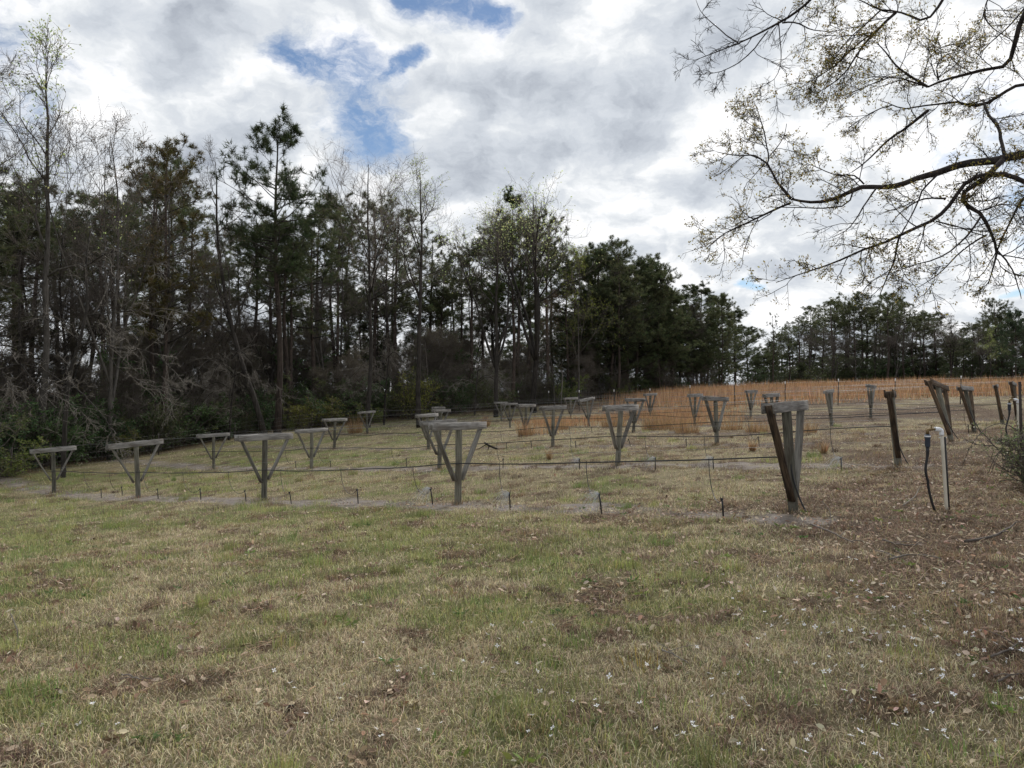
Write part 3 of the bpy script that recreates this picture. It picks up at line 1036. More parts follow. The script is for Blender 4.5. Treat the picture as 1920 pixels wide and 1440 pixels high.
solo(hardwood(107, spread=1.45, ang=0.78, bark=M_dbark, t0=0.42, bud=REDBUD, budsize=0.04, up=0.16, nl=(18, 8, 6, 2), name='budding_tree', r=0.16), 690, 47, 268,
     'broad twiggy round-topped tree between the tallest pine and the slim black trunk', 'tree', rz=0.9, group=EDGE)
solo(hardwood(108, spread=1.15, t0=0.40, bud=GREENBUD, budsize=0.10, nbud=2, zbud=0.45, up=0.15, ang=0.62, bark=M_dbark, r=0.2, name='budding_tree', nl=(14, 8, 5, 0)), 787, 45, 285,
     'slim budding tree on one straight black trunk in the middle of the wood', 'tree', rz=1.4, group=EDGE)
solo(hardwood(109, forks=3, spread=1.0, t0=0.46, bud=GREENBUD, budsize=0.13, nbud=1, zbud=0.30, up=0.16, ang=0.62, bark=M_dbark, r=0.18, name='budding_tree', nl=(9, 7, 5, 0)), 930, 53, 325,
     'bright green budding tree behind the left half of the back trellis rows', 'tree', rz=0.5, group=EDGE, wide=1.05)
solo(hardwood(110, forks=3, spread=1.05, t0=0.42, bud=GREENBUD, budsize=0.13, nbud=1, zbud=0.30, up=0.16, ang=0.66, bark=M_dbark, r=0.22, name='budding_tree', nl=(9, 7, 5, 0)), 1000, 55, 293,
     'fork-trunked green budding tree, tallest right of the slim black trunk', 'tree', rz=3.4, group=EDGE, wide=1.15)
solo(pine(111, c0=0.45, width=3.0, dens=1.2, col=(0.062, 0.085, 0.028)), 962, 60, 372, 'green pine looking out between the two bright green budding trees', 'pine', rz=1.2, group=EDGE)
solo(hardwood(112, bud=(0.26, 0.30, 0.06), budsize=0.10, nbud=2, t0=0.25, spread=1.1, nl=(12, 7, 6, 3), r=0.12, name='budding_tree'), 1085, 60, 452, 'smaller yellow-green leafing tree before the dark pines', 'tree', rz=0.8, group=EDGE)
solo(hardwood(113, bud=(0.17, 0.115, 0.055), budsize=0.08, nbud=2, t0=0.15, spread=1.2, nl=(14, 8, 6, 3), r=0.10, name='budding_tree'), 1040, 58, 548, 'low tree with a rusty brown haze of buds beneath the green budding trees', 'tree', rz=2.0, group=EDGE)
solo(pine(114, c0=0.35, width=3.4, dens=1.3, nl1=46), 1160, 68, 450, 'dark flat-topped pine, first of the falling skyline right of the green trees', 'pine', rz=0.1, group=EDGE)
solo(pine(115, c0=0.2, width=3.8, dens=1.4, nl1=56, tuft=0.34), 1238, 74, 500, 'dark pine leaning to a point, last before the twiggy grey tree', 'pine', rz=1.7, group=EDGE)
solo(hardwood(116, forks=1, t0=0.3, spread=0.9, nl=(12, 8, 6, 3), name='bare_tree', r=0.12), 1302, 80, 548, 'small bare grey tree in the dip of the skyline', 'tree', rz=0.7, group=EDGE)
solo(pine(117, c0=0.12, width=4.4, dens=1.4, nl1=60, tuft=0.36), 1352, 84, 563, 'dense dark pine branched to the ground, left of the notch in the skyline', 'pine', rz=2.6, group=EDGE)
solo(pine(118, c0=0.3, width=2.8, dens=0.7, nl1=30, stubs=14), 1449, 96, 592, 'thin see-through pine alone in the notch of the far tree line', 'pine', rz=0.9, group=EDGE)
solo(hardwood(119, bud=(0.25, 0.30, 0.10), budsize=0.12, nbud=2, t0=0.25, spread=1.1, nl=(13, 7, 6, 3), r=0.12, name='budding_tree'), 1856, 84, 606, 'pale green leafing tree among the far dark pines', 'tree', rz=0.2, group=EDGE)
solo(pine(120, c0=0.42, width=3.6, dens=1.0, nl1=38, tuft=0.36), 1866, 92, 560, 'tall far pine rising behind the pale green leafing tree', 'pine', rz=1.1, group=EDGE)
solo(pine(121, c0=0.02, width=4.6, dens=1.5, nl1=70, tuft=0.36, col=(0.065, 0.092, 0.050)), 1903, 82, 592, 'massive dark evergreen skirted to the ground at the right end of the far tree line', 'tree', rz=0.6, group=EDGE)

# ---- prototypes of the wood behind
protos = {
    'pine': [pine(201 + k, c0=c, width=w, dens=dn, nl1=nl) for k, (c, w, dn, nl) in enumerate([(0.52, 3.0, 0.8, 30), (0.45, 3.3, 0.75, 34), (0.58, 2.7, 0.9, 28), (0.40, 3.5, 0.8, 36), (0.62, 2.6, 0.8, 26)])],
    'dark': [pine(221 + k, c0=c, width=w, dens=1.35, nl1=nl, tuft=0.34, col=(0.092, 0.112, 0.052), stubs=0) for k, (c, w, nl) in enumerate([(0.10, 3.8, 58), (0.20, 3.4, 52)])],
    'bare': [hardwood(231 + k, spread=s, forks=f, t0=t, nl=(12, 7, 6, 3), r=0.12, name='bare_tree', bark=b) for k, (s, f, t, b) in enumerate(
        [(1.0, 0, 0.3, M_gbark), (0.85, 1, 0.35, M_dbark), (1.1, 1, 0.25, M_gbark), (0.9, 0, 0.2, M_dbark)])],
    'brown': [hardwood(241 + k, spread=1.2, forks=2, t0=0.12, H=8.0, nl=(13, 8, 7, 3), r=0.06, name='twiggy_sapling', bark=M_twig, bud=(0.17, 0.155, 0.085), budsize=0.045, up=0.06, ang=0.8) for k in range(3)],
    'shrub': [shrub(251, 3.0, 1.9, col=(0.070, 0.115, 0.042), leaf=0.10, nleaf=6), shrub(252, 3.0, 1.6, col=(0.052, 0.090, 0.036), leaf=0.10, nleaf=6), shrub(253, 3.0, 2.2, col=(0.10, 0.12, 0.045), leaf=0.08, nleaf=7)],
    'olive': [shrub(261, 2.5, 1.7, col=(0.17, 0.175, 0.045), leaf=0.075, nleaf=6, pale=(0.28, 0.28, 0.06)), shrub(262, 2.5, 1.4, col=(0.13, 0.17, 0.045), leaf=0.075, nleaf=6, pale=(0.24, 0.27, 0.06))],
    'tangle': [shrub(271 + k, 3.2, 2.3, nleaf=3, leaf=0.045, col=(0.115, 0.115, 0.058), stems=13, name='bare_thicket', nl=(11, 9)) for k in range(3)],
}
H0 = {'pine': 20, 'dark': 20, 'bare': 20, 'brown': 8, 'shrub': 3, 'olive': 2.5, 'tangle': 3.2}
used = set()
LAB = {
    'pine': ('straight dark pine in the crowded stand inside the wood', 'pine', 'pines crowded inside the wood'),
    'farpine': ('dark pine in the far stand beyond the orange grass', 'pine', 'pines of the far stand beyond the orange grass'),
    'dark': ('bushy dark pine with low branches closing the edge of the wood', 'pine', 'low-branched pines closing the edge of the wood'),
    'fardark': ('young bushy pine filling the far stand under the taller ones', 'pine', 'young pines filling the far stand'),
    'bare': ('bare grey hardwood tree among the pines of the wood', 'tree', 'bare hardwoods among the pines'),
    'farbare': ('bare thin tree mixed into the far stand of pines', 'tree', 'bare trees in the far stand'),
    'brown': ('twiggy leafless sapling in the understory along the wood', 'sapling', 'leafless saplings in the understory'),
    'shrub': ('dark evergreen shrub at the foot of the wood', 'shrub', 'dark evergreen shrubs at the foot of the wood'),
    'olive': ('yellow-olive bush catching light at the foot of the wood', 'bush', 'yellow-olive bushes at the foot of the wood'),
    'tangle': ('brown leafless thicket at the foot of the wood', 'thicket', 'leafless thickets at the foot of the wood'),
}


def stand(kind, px, y, H, lab=None, label=None, rz=None, wide=1.0):
    k = rs.randint(len(protos[kind]))
    o = protos[kind][k]
    if (kind, k) in used:
        o = copy_tree(o)
    used.add((kind, k))
    place(o, at(px, y), y, H, H0[kind], rs.uniform(0, 6.28) if rz is None else rz)
    if kind in ('pine', 'dark', 'bare'):
        wide = wide * min(1.6, max(1.0, (H0[kind] / H) ** 0.7)) * rs.uniform(0.95, 1.2)
    o.scale = (o.scale[0] * wide, o.scale[1] * wide, o.scale[2])
    l, c, g_ = LAB[lab or kind]
    tag(o, label or l, c, g_)
    return o


rs = np.random.RandomState(17)
SKX = [-300, 0, 60, 120, 200, 250, 300, 350, 390, 440, 470, 540, 620, 700, 750, 790, 840, 890, 950, 1000, 1060, 1110, 1160, 1200, 1240, 1290, 1330, 1355, 1400, 1440]
SKY_ = [330, 330, 340, 350, 330, 320, 290, 320, 420, 440, 420, 380, 350, 350, 390, 440, 430, 400, 390, 390, 430, 460, 455, 480, 505, 560, 600, 570, 610, 650]


def edge_y(px):
    return float(np.interp(px, TLX, TLY))


def sky_top(px):
    return float(np.interp(px, SKX, SKY_))


# pines of the big wood, jittered so that the stand is even
N_P = 70
for k in range(N_P):
    px = -260 + 1560 * (k + rs.uniform(-0.4, 1.4)) / N_P
    y = edge_y(px) + 1.5 + 26 * rs.rand() ** 1.3
    H = h_for(sky_top(px) + rs.uniform(0, 90), px, y)
    stand('pine', px, y, max(H, 9))
for k in range(20):
    px = -200 + 1430 * (k + rs.uniform(-0.4, 1.4)) / 20
    y = edge_y(px) + 0.5 + 12 * rs.rand()
    stand('bare', px, y, max(h_for(sky_top(px) + rs.uniform(-20, 130), px, y), 8))
for px, dy, top in [(1075, 3, 500), (1120, 5, 470), (1145, 2, 530), (1190, 3, 490), (1215, 5, 500), (1262, 2, 560), (1290, 5, 580), (1325, 3, 600), (1378, 2, 590), (1400, 4, 615)]:
    y = edge_y(px) + dy
    stand('dark', px, y, h_for(top, px, y))
for k in range(32):
    px = -180 + 1500 * (k + rs.uniform(-0.4, 1.4)) / 32
    y = edge_y(px) + rs.uniform(1.0, 7)
    stand('brown', px, y, rs.uniform(5, 10) * (1.0 if px < 900 else 0.75))
for k in range(58):
    px = -200 + 1560 * (k + rs.uniform(-0.4, 1.4)) / 58
    y = edge_y(px) + rs.uniform(-1.2, 4)
    stand('shrub', px, y, rs.uniform(1.8, 4.0), wide=rs.uniform(0.9, 1.3))
for k in range(36):
    px = -180 + 1500 * (k + rs.uniform(-0.4, 1.4)) / 36
    y = edge_y(px) + rs.uniform(0.2, 4)
    stand('tangle', px, y, rs.uniform(2.2, 4.6), wide=rs.uniform(0.9, 1.4))
for px, w, top in [(12, 1.6, 815), (240, 1.0, 800), (575, 1.3, 745), (612, 1.5, 740), (700, 1.5, 752), (668, 1.0, 770), (775, 1.0, 690), (545, 0.8, 775), (820, 1.2, 748), (940, 1.2, 730), (1065, 1.2, 700), (1170, 1.2, 712)]:
    y = edge_y(px) - rs.uniform(1.4, 2.4)
    stand('olive', px, y, max(h_for(top, px, y), 1.0), wide=w)
# thin growth further back, seen between the stems
for k in range(22):
    px = 150 + 930 * (k + rs.uniform(-0.4, 1.4)) / 22
    y = edge_y(px) + rs.uniform(9, 30)
    stand('brown', px, y, h_for(rs.uniform(560, 660), px, y), wide=rs.uniform(0.7, 1.0))
for k in range(14):
    px = 260 + 800 * (k + rs.uniform(-0.4, 1.4)) / 14
    y = edge_y(px) + rs.uniform(14, 34)
    stand('dark', px, y, h_for(rs.uniform(520, 640), px, y))
# the far stand at the right
FX = [1400, 1440, 1480, 1520, 1560, 1610, 1680, 1740, 1775, 1810, 1840, 1880, 1920, 2050]
FY = [600, 625, 610, 570, 550, 548, 552, 560, 600, 612, 600, 580, 590, 580]
for k in range(64):
    px = 1425 + 620 * (k + rs.uniform(-0.3, 1.3)) / 64
    y = edge_y(px) + 30 * rs.rand() ** 1.2
    stand('pine', px, y, h_for(float(np.interp(px, FX, FY)) + rs.uniform(0, 45), px, y), lab='farpine')
for k in range(50):
    px = 1400 + 640 * (k + rs.uniform(-0.3, 1.3)) / 50
    y = edge_y(px) + 1 + 30 * rs.rand()
    stand('dark', px, y, h_for(rs.uniform(625, 685), px, y), lab='fardark', wide=rs.uniform(1.1, 1.6))
# brush deeper in the wood, which closes the view under the crowns
for k in range(46):
    px = -200 + 1580 * (k + rs.uniform(-0.4, 1.4)) / 46
    y = edge_y(px) + rs.uniform(7, 30)
    stand('shrub' if rs.rand() < 0.6 else 'tangle', px, y, h_for(rs.uniform(640, 715), px, y), wide=rs.uniform(0.8, 1.3))
for k in range(30):
    px = 1380 + 640 * (k + rs.uniform(-0.4, 1.4)) / 30
    y = edge_y(px) + rs.uniform(0, 26)
    stand('shrub', px, y, rs.uniform(2.6, 5), label='dark evergreen shrub under the far pines beyond the orange grass', wide=1.4)
for k in range(15):
    px = 1060 + 300 * (k + rs.uniform(-0.4, 1.4)) / 15
    y = edge_y(px) + rs.uniform(6, 20)
    stand('dark', px, y, h_for(rs.uniform(500, 640), px, y), wide=1.15)
for k in range(14):
    px = 1500 + 430 * (k + rs.uniform(-0.3, 1.3)) / 14
    y = edge_y(px) - 2 + 5 * rs.rand()
    stand('bare', px, y, h_for(rs.uniform(570, 640), px, y), lab='farbare')


# ------------------------------------------------------------------ the trellis posts
def timber_mesh(name, L, w, t, mat, seed, n=7, jit=0.0025):
    """sawn board along its own z, chamfered, a little warped"""
    rs = np.random.RandomState(seed)
    c = min(w, t) * 0.09
    hw, ht = w / 2, t / 2
    sec = np.array([(-hw + c, -ht), (hw - c, -ht), (hw, -ht + c), (hw, ht - c), (hw - c, ht), (-hw + c, ht), (-hw, ht - c), (-hw, -ht + c)])
    zs = np.linspace(0, L, n)
    bow = np.cumsum(rs.normal(0, jit, (n, 2)), 0)
    v = np.concatenate([np.hstack([sec * (1 + rs.normal(0, 0.012)) + bow[i] + rs.normal(0, 0.0008, (8, 2)), np.full((8, 1), z) + (rs.normal(0, 0.002, (8, 1)) if i in (0, n - 1) else 0)]) for i, z in enumerate(zs)])
    f = [[i * 8 + k, i * 8 + (k + 1) % 8, (i + 1) * 8 + (k + 1) % 8, (i + 1) * 8 + k] for i in range(n - 1) for k in range(8)]
    g = Geo().add(v, f)
    g.f.append(np.array([list(range(7, -1, -1)), [(n - 1) * 8 + k for k in range(8)]]))
    return g.mesh(name, mat)


def timber(name, p0, p1, w, t, mat, parent, seed, side):
    """a board from p0 to p1, its wide face across «side»"""
    p0, p1 = Vector(p0), Vector(p1)
    z = (p1 - p0).normalized()
    y = Vector(side)
    y = (y - z * y.dot(z)).normalized()
    x = y.cross(z)
    o = bpy.data.objects.new(name, timber_mesh(name, (p1 - p0).length, w, t, mat, seed))
    o.matrix_local = Matrix.Translation(p0) @ Matrix((x, y, z)).transposed().to_4x4()
    COL.objects.link(o)
    o.parent = parent
    return o


def round_post(name, H, r, mat, parent, seed):
    rs = np.random.RandomState(seed)
    n = 9
    z = np.linspace(-0.35, H, n)
    pts = np.stack([np.cumsum(rs.normal(0, 0.003, n)), np.cumsum(rs.normal(0, 0.003, n)), z], 1)
    g = Geo()
    tube_geo(g, pts, r * (1.06 - 0.10 * np.linspace(0, 1, n)) * (1 + rs.normal(0, 0.012, n)), 14)
    o = g.obj(name, mat, parent)
    o.data.polygons.foreach_set('use_smooth', np.array([len(p.vertices) == 4 for p in o.data.polygons]))
    return o


def make_trellis(seed, low=0.44):
    rs = np.random.RandomState(seed)
    root = empty('trellis_post')
    round_post('post', 1.47, 0.062, M_post, root, seed)
    roll = rs.normal(0, 0.012)
    for s in (-1, 1):
        L = 0.675 + rs.normal(0, 0.012)
        timber('crossbeam', (-L, s * 0.066, 1.435 - L * roll + rs.normal(0, .004)), (L, s * 0.066, 1.435 + L * roll + rs.normal(0, .004)), 0.024, 0.135, M_board, root, seed * 7 + s + 3, (0, 0, 1))
    for s in (-1, 1):
        timber('brace', (s * 0.088, rs.normal(0, .006), low + rs.normal(0, 0.02)), (s * 0.632, rs.normal(0, .006), 1.478), 0.040, 0.092, M_brace, root, seed * 5 + s + 2, (0, 1, 0))
    return root


ORD = ['first', 'second', 'third', 'fourth', 'fifth', 'sixth', 'seventh', 'eighth', 'ninth', 'tenth', 'eleventh', 'twelfth']
ROWN = {'A': 'nearest', 'B': 'second nearest', 'C': 'third nearest', 'D': 'fourth nearest', 'E': 'second farthest', 'F': 'farthest'}
LOOK = {('A', 0): 'thick grey trellis post with rust-brown brace and black hose, right end of nearest row',
        ('B', 0): 'dark brown trellis post seen end-on with a black hose curving down its foot',
        ('C', 0): 'dark leaning trellis post with a drooping crossbeam behind the white standpipe',
        ('D', 0): 'brown leaning trellis post with a pale beam end, just right of the drooping dark one',
        ('E', 0): 'thin dark end-on trellis post near the right edge, end of the second farthest row',
        ('F', 0): 'brown trellis post partly hidden by the dark steel stake at the right edge'}
LEAN = {('A', 0): 0.06, ('B', 0): 0.10, ('C', 0): 0.26, ('D', 0): 0.18, ('E', 0): 0.15, ('F', 0): 0.10}
TILT = {('A', 3): -0.05, ('A', 4): -0.03, ('C', 0): 0.12, ('E', 3): -0.10, ('D', 4): 0.02}
YAW = {('B', 0): 0.19, ('C', 0): -0.12, ('D', 0): -0.08, ('E', 0): 0.10, ('A', 0): 0.03, ('C', 3): 0.15}
BEAM_RZ = math.atan2(LC[1], LC[0]) - 0.02
tre_protos = [make_trellis(301 + k) for k in range(5)]
end_proto = make_trellis(311, 0.20)
rs = np.random.RandomState(33)
row_pts = {}
for j, k in enumerate('ABCDEF'):
    row_pts[k] = []
    for i, (px, b, t) in enumerate(POSTS[k]):
        y = lat_y(i, j)
        x = (px - CX) / F * y
        z = gz1(x, y)
        top = ZC - (t - HOR) / F * y
        H = min(max(top - z, 1.30), 1.68)
        src = end_proto if i == 0 else tre_protos[(i * 2 + j) % 5]
        o = copy_tree(src) if src.get('label') else src
        ln = LEAN.get((k, i), rs.normal(0.01, 0.035))
        o.location = (x, y, z - 0.02)
        o.rotation_euler = (-ln, TILT.get((k, i), rs.normal(0, 0.022)), BEAM_RZ + YAW.get((k, i), rs.normal(0, 0.05)))
        sz = H / 1.5
        o.scale = (sz * rs.uniform(0.96, 1.04), 1.0, sz)
        lab = LOOK.get((k, i), f'grey braced trellis post, {ORD[i]} from the right in the {ROWN[k]} row')
        tag(o, lab, 'trellis post', 'trellis posts standing in six rows')
        if i == 0:
            for c in o.children:
                if c.name.startswith('brace') and c.location.x < 0 or (k in 'BCDF' and c.name.startswith('brace')) or (k in 'BC' and c.name.startswith('crossbeam')):
                    c.material_slots[0].link = 'OBJECT'
                    c.material_slots[0].material = M_brown
        row_pts[k].append((x, y, z, sz, ln))

# ------------------------------------------------------------------ hoses, wires, drippers
def chaikin(p, it=2):
    p = np.asarray(p, float)
    for _ in range(it):
        q_ = np.empty((2 * len(p), p.shape[1]))
        q_[0], q_[-1] = p[0], p[-1]
        q_[1:-1:2] = p[:-1] * 0.75 + p[1:] * 0.25
        q_[2::2] = p[:-1] * 0.25 + p[1:] * 0.75
        p = q_
    return p


def resample(p, n):
    p = np.asarray(p, float)
    d = np.concatenate([[0], np.cumsum(np.linalg.norm(np.diff(p[:, :3], axis=0), axis=1))])
    t = np.linspace(0, d[-1], n)
    return np.stack([np.interp(t, d, p[:, c]) for c in range(p.shape[1])], 1)


hose_line = {}
HH = 0.72
for j, k in enumerate('ABCDEF'):
    pts = []
    rp = row_pts[k]
    nrm = np.array([*(-ROW_NRM * 0.075), 0])
    for i, (x, y, z, sz, ln) in enumerate(rp):
        a = np.array([x, y, z + HH * (1 + (0.02 * math.sin(i * 2.3 + j)))]) + nrm
        a[:2] += ROW_DIR * (ln * HH)
        if i == 0:
            e = np.array([x, y, z]) + nrm * 1.3 - np.array([*(ROW_DIR * 0.20), 0])
            e[2] = gz1(e[0], e[1]) - 0.03
            m1 = e * 0.70 + a * 0.30 + np.array([*(ROW_DIR * 0.04), 0])
            m2 = e * 0.30 + a * 0.70 + np.array([*(ROW_DIR * 0.035), 0])
            pts += [e, m1, m2, a + np.array([*(-ROW_DIR * 0.02), -0.06]), a, a + np.array([*(ROW_DIR * 0.1), 0.0])]
        else:
            prev = pts[-1]
            for f in (0.2, 0.4, 0.6, 0.8):
                q_ = prev * (1 - f) + a * f
                q_[2] += -0.10 * 4 * f * (1 - f) * rs.uniform(0.2, 1.2) + rs.normal(0, 0.014)
                pts.append(q_)
            pts.append(a)
    last = np.array([*(np.array(rp[-1][:2]) + ROW_DIR * 0.8 + nrm[:2]), 0])
    last[2] = gz1(last[0], last[1]) + 0.68
    pts.append(last)
    hl = chaikin(pts, 2)
    hose_line[k] = hl
    g = Geo()
    tube_geo(g, hl, np.full(len(hl), 0.0105 if k in 'AB' else 0.011), 6)
    h = tag(g.obj('irrigation_hose', M_black, smooth=True), f'black irrigation hose strung knee-high along the {ROWN[k]} trellis row', 'hose', 'black hoses strung along the trellis rows')
    # wires: over both beam ends, and one that carries the hose
    for s in (-1, 1, 0):
        wp = []
        for i, (x, y, z, sz, ln) in enumerate(rp):
            o2 = ROW_NRM * (0.60 * s) + ROW_DIR * (ln * 1.45)
            hgt = 1.512 * sz if s else 0.86
            if not s:
                o2 = -ROW_NRM * 0.078 + ROW_DIR * (ln * 0.86)
            wp.append((x + o2[0], y + o2[1], z + hgt))
            if i < len(rp) - 1:
                x2, y2, z2, s2, _ = rp[i + 1]
                wp.append(((x + x2) / 2 + o2[0], (y + y2) / 2 + o2[1], (z + z2) / 2 + hgt * (sz + s2) / 2 / sz - (0.035 if s else 0.02)))
        g = Geo()
        wp = chaikin(wp, 1)
        tube_geo(g, wp, np.full(len(wp), 0.0019 if k in 'ABC' else 0.0025), 4)
        side = {-1: 'near ends of the crossbeams', 1: 'far ends of the crossbeams', 0: 'posts just above the hose'}[s]
        tag(g.obj('trellis_wire', M_wire), f'thin grey wire stretched over the {side}, {ROWN[k]} row', 'wire', 'trellis wires')


def on_hose(k, px):
    """point on that row's hose seen in column px"""
    h = hose_line[k]
    u = 960 + F * h[:, 0] / h[:, 1]
    i = int(np.argmin(np.abs(u[8:] - px))) + 8
    return h[i].copy()


def bez(p0, p1, p2, p3, n=14):
    t = np.linspace(0, 1, n)[:, None]
    return (1 - t) ** 3 * p0 + 3 * t * (1 - t) ** 2 * p1 + 3 * t * t * (1 - t) * p2 + t ** 3 * p3


def make_stake(loc, hgt, lean, rz):
    root = empty('drip_stake', loc, rz)
    g = Geo()
    tube_geo(g, np.array([[0, 0, -0.08], [lean * 0.5, 0, hgt * 0.5], [lean, 0, hgt]]), np.array([0.008, 0.0125, 0.0105]), 6)
    g.obj('shaft', M_black, root)
    g = Geo()
    tube_geo(g, np.array([[lean * .9, 0, hgt * 0.86], [lean - 0.014, 0, hgt * 0.95], [lean - 0.018, 0, hgt * 1.06]]), np.array([0.009, 0.008, 0.005]), 5)
    tube_geo(g, np.array([[lean * .9, 0, hgt * 0.88], [lean + 0.012, 0, hgt * 0.98], [lean + 0.014, 0, hgt * 1.10]]), np.array([0.009, 0.008, 0.005]), 5)
    g.obj('emitter_head', M_black, root)
    return root


STAKES = {'A': [(1320, 1357, 974), (1105, 1129, 965), (925, 957, 958), (785, 812, 946), (640, 672, 945), (523, 547, 945), (433, 462, 942), (345, 377, 937), (270, 297, 936), (207, 230, 930), (160, 190, 934)],
          'B': [(1553, 1578, 883), (1321, 1338, 880), (1212, 1229, 882), (1071, 1087, 882), (925, 943, 878), (740, 762, 876), (600, 620, 877), (540, 555, 878)],
          'C': [(1410, 1424, 836), (1275, 1287, 838), (1170, 1183, 838), (1065, 1080, 841), (980, 997, 841), (935, 950, 843)],
          'D': [(1802, 1816, 812), (1551, 1564, 798), (1100, 1110, 812)]}
SPRAY = {('A', 1), ('A', 2), ('A', 3), ('B', 0), ('B', 1), ('B', 2), ('B', 3)}
M_water = leaf_mat('water_mist', 0.5, 0.3, 0.0)
for k, lst in STAKES.items():
    for i, (hx, sx, sy) in enumerate(lst):
        p = hit(sx, sy)
        hgt = (0.27 if k == 'A' else 0.24) * rs.uniform(0.92, 1.1)
        lean = rs.normal(-0.02, 0.015)
        st_ = make_stake(p, hgt, lean, rs.normal(0, 0.3))
        tag(st_, f'thin black forked drip stake, {ORD[i]} from the right along the {ROWN[k]} row', 'drip stake', 'black drip stakes along the rows')
        head = p + np.array([lean, 0, hgt])
        h0 = on_hose(k, hx)
        low = p * 0.6 + h0 * 0.4
        low[2] = gz1(low[0], low[1]) + 0.04
        h1 = h0.copy()
        h1[2] = h0[2] - 0.42
        c = bez(h0, h1 + np.array([0.0, 0, 0]), low, head)
        g = Geo()
        tube_geo(g, c, np.full(len(c), 0.0055), 5)
        tube_geo(g, np.array([h0 + [0, 0, -0.005], h0 + [0, 0, 0.03]]), np.array([0.006, 0.004]), 5)
        tag(g.obj('drip_tube', M_black), f'thin black tube looping down to the {ORD[i]} stake from the right, {ROWN[k]} row', 'tube', 'thin tubes hanging from the hoses')
        if (k, i) in SPRAY:
            g = Geo()
            n = 110
            a = rs.uniform(2.2, 4.6, n)
            el = rs.uniform(-0.1, 0.75, n)
            v0 = rs.uniform(0.25, 1.8, n)
            t = np.linspace(0, 1, 7)[None, :, None] * rs.uniform(0.12, 0.30, (n, 1, 1))
            vel = np.stack([np.cos(a) * np.cos(el), np.sin(a) * np.cos(el) * 0.6, np.sin(el)], 1) * v0[:, None]
            pt = head[None, None] + vel[:, None, :] * t + np.array([0, 0, -4.9]) * t * t
            pt[..., 2] = np.maximum(pt[..., 2], p[2] + 0.01)
            tube_geo(g, pt, np.full((n, 7), 0.00042), 3, (0.75, 0.77, 0.80))
            tag(g.obj('water_spray', M_water), f'fine mist of water from the {ORD[i]} stake from the right, {ROWN[k]} row', 'water spray', kind='stuff')

# ------------------------------------------------------------------ fences
def fence(name, label, posts, h, cap, post_m, spacing=0.30, hor=6, wr=0.0028):
    x0, y0 = at(*posts[0]), posts[0][1]
    root = empty(name, (x0, y0, gz1(x0, y0)))
    base = np.array(root.location)
    line = np.array([(at(px, y), y) for px, y in posts])
    g = Geo()
    dense = resample(np.hstack([line, np.zeros((len(line), 1))]), int(np.linalg.norm(np.diff(line, axis=0), axis=1).sum() / spacing))
    z = gz(dense[:, 0], dense[:, 1])
    low = np.stack([dense[:, 0], dense[:, 1], z], 1) - base
    for f in np.linspace(0.05, 0.94, hor):
        q_ = low + np.array([0, 0, h * f])
        tube_geo(g, q_, np.full(len(q_), wr), 3)
    v = np.stack([low + [0, 0, h * 0.05], low + [0, 0, h * 0.94]], 1)
    tube_geo(g, v, np.full((len(v), 2), wr * 0.75), 3)
    g.obj('wire_mesh', M_wire, root)
    for (x, y), (px, _) in zip(line, posts):
        b = np.array([x, y, gz1(x, y)]) - base
        g = Geo()
        hh = h * rs.uniform(0.97, 1.05)
        ln = rs.normal(0, 0.02, 2)
        top = b + [ln[0] * hh, ln[1] * hh, hh]
        tube_geo(g, np.array([b - [0, 0, 0.2], top]), np.array([0.026, 0.026]), 5)
        po = g.obj('post', post_m, root)
        if cap:
            g = Geo()
            tube_geo(g, np.array([top - (top - b) * 0.10, top + [0, 0, 0.02]]), np.array([0.030, 0.030]), 5)
            g.obj('painted_tip', M_white, po)
    return tag(root, label, 'fence')


fence('wire_fence', 'woven wire fence on dark steel posts with white tips before the orange grass',
      [(943, 61), (971, 59), (1029, 56), (1086, 53.5), (1151, 51), (1217, 49), (1294, 47), (1378, 45), (1472, 43.5), (1571, 42), (1677, 40.5), (1800, 39), (1925, 37.8), (2060, 36.5)], 1.5, True, M_steel)
fence('wire_fence', 'low old wire fence running along the foot of the dark wood',
      [(-120, 24.5), (22, 28.5), (96, 30), (298, 36.5), (440, 42), (585, 47), (690, 51), (800, 54), (935, 60.5)], 1.1, False, M_steel, 0.45, 5)

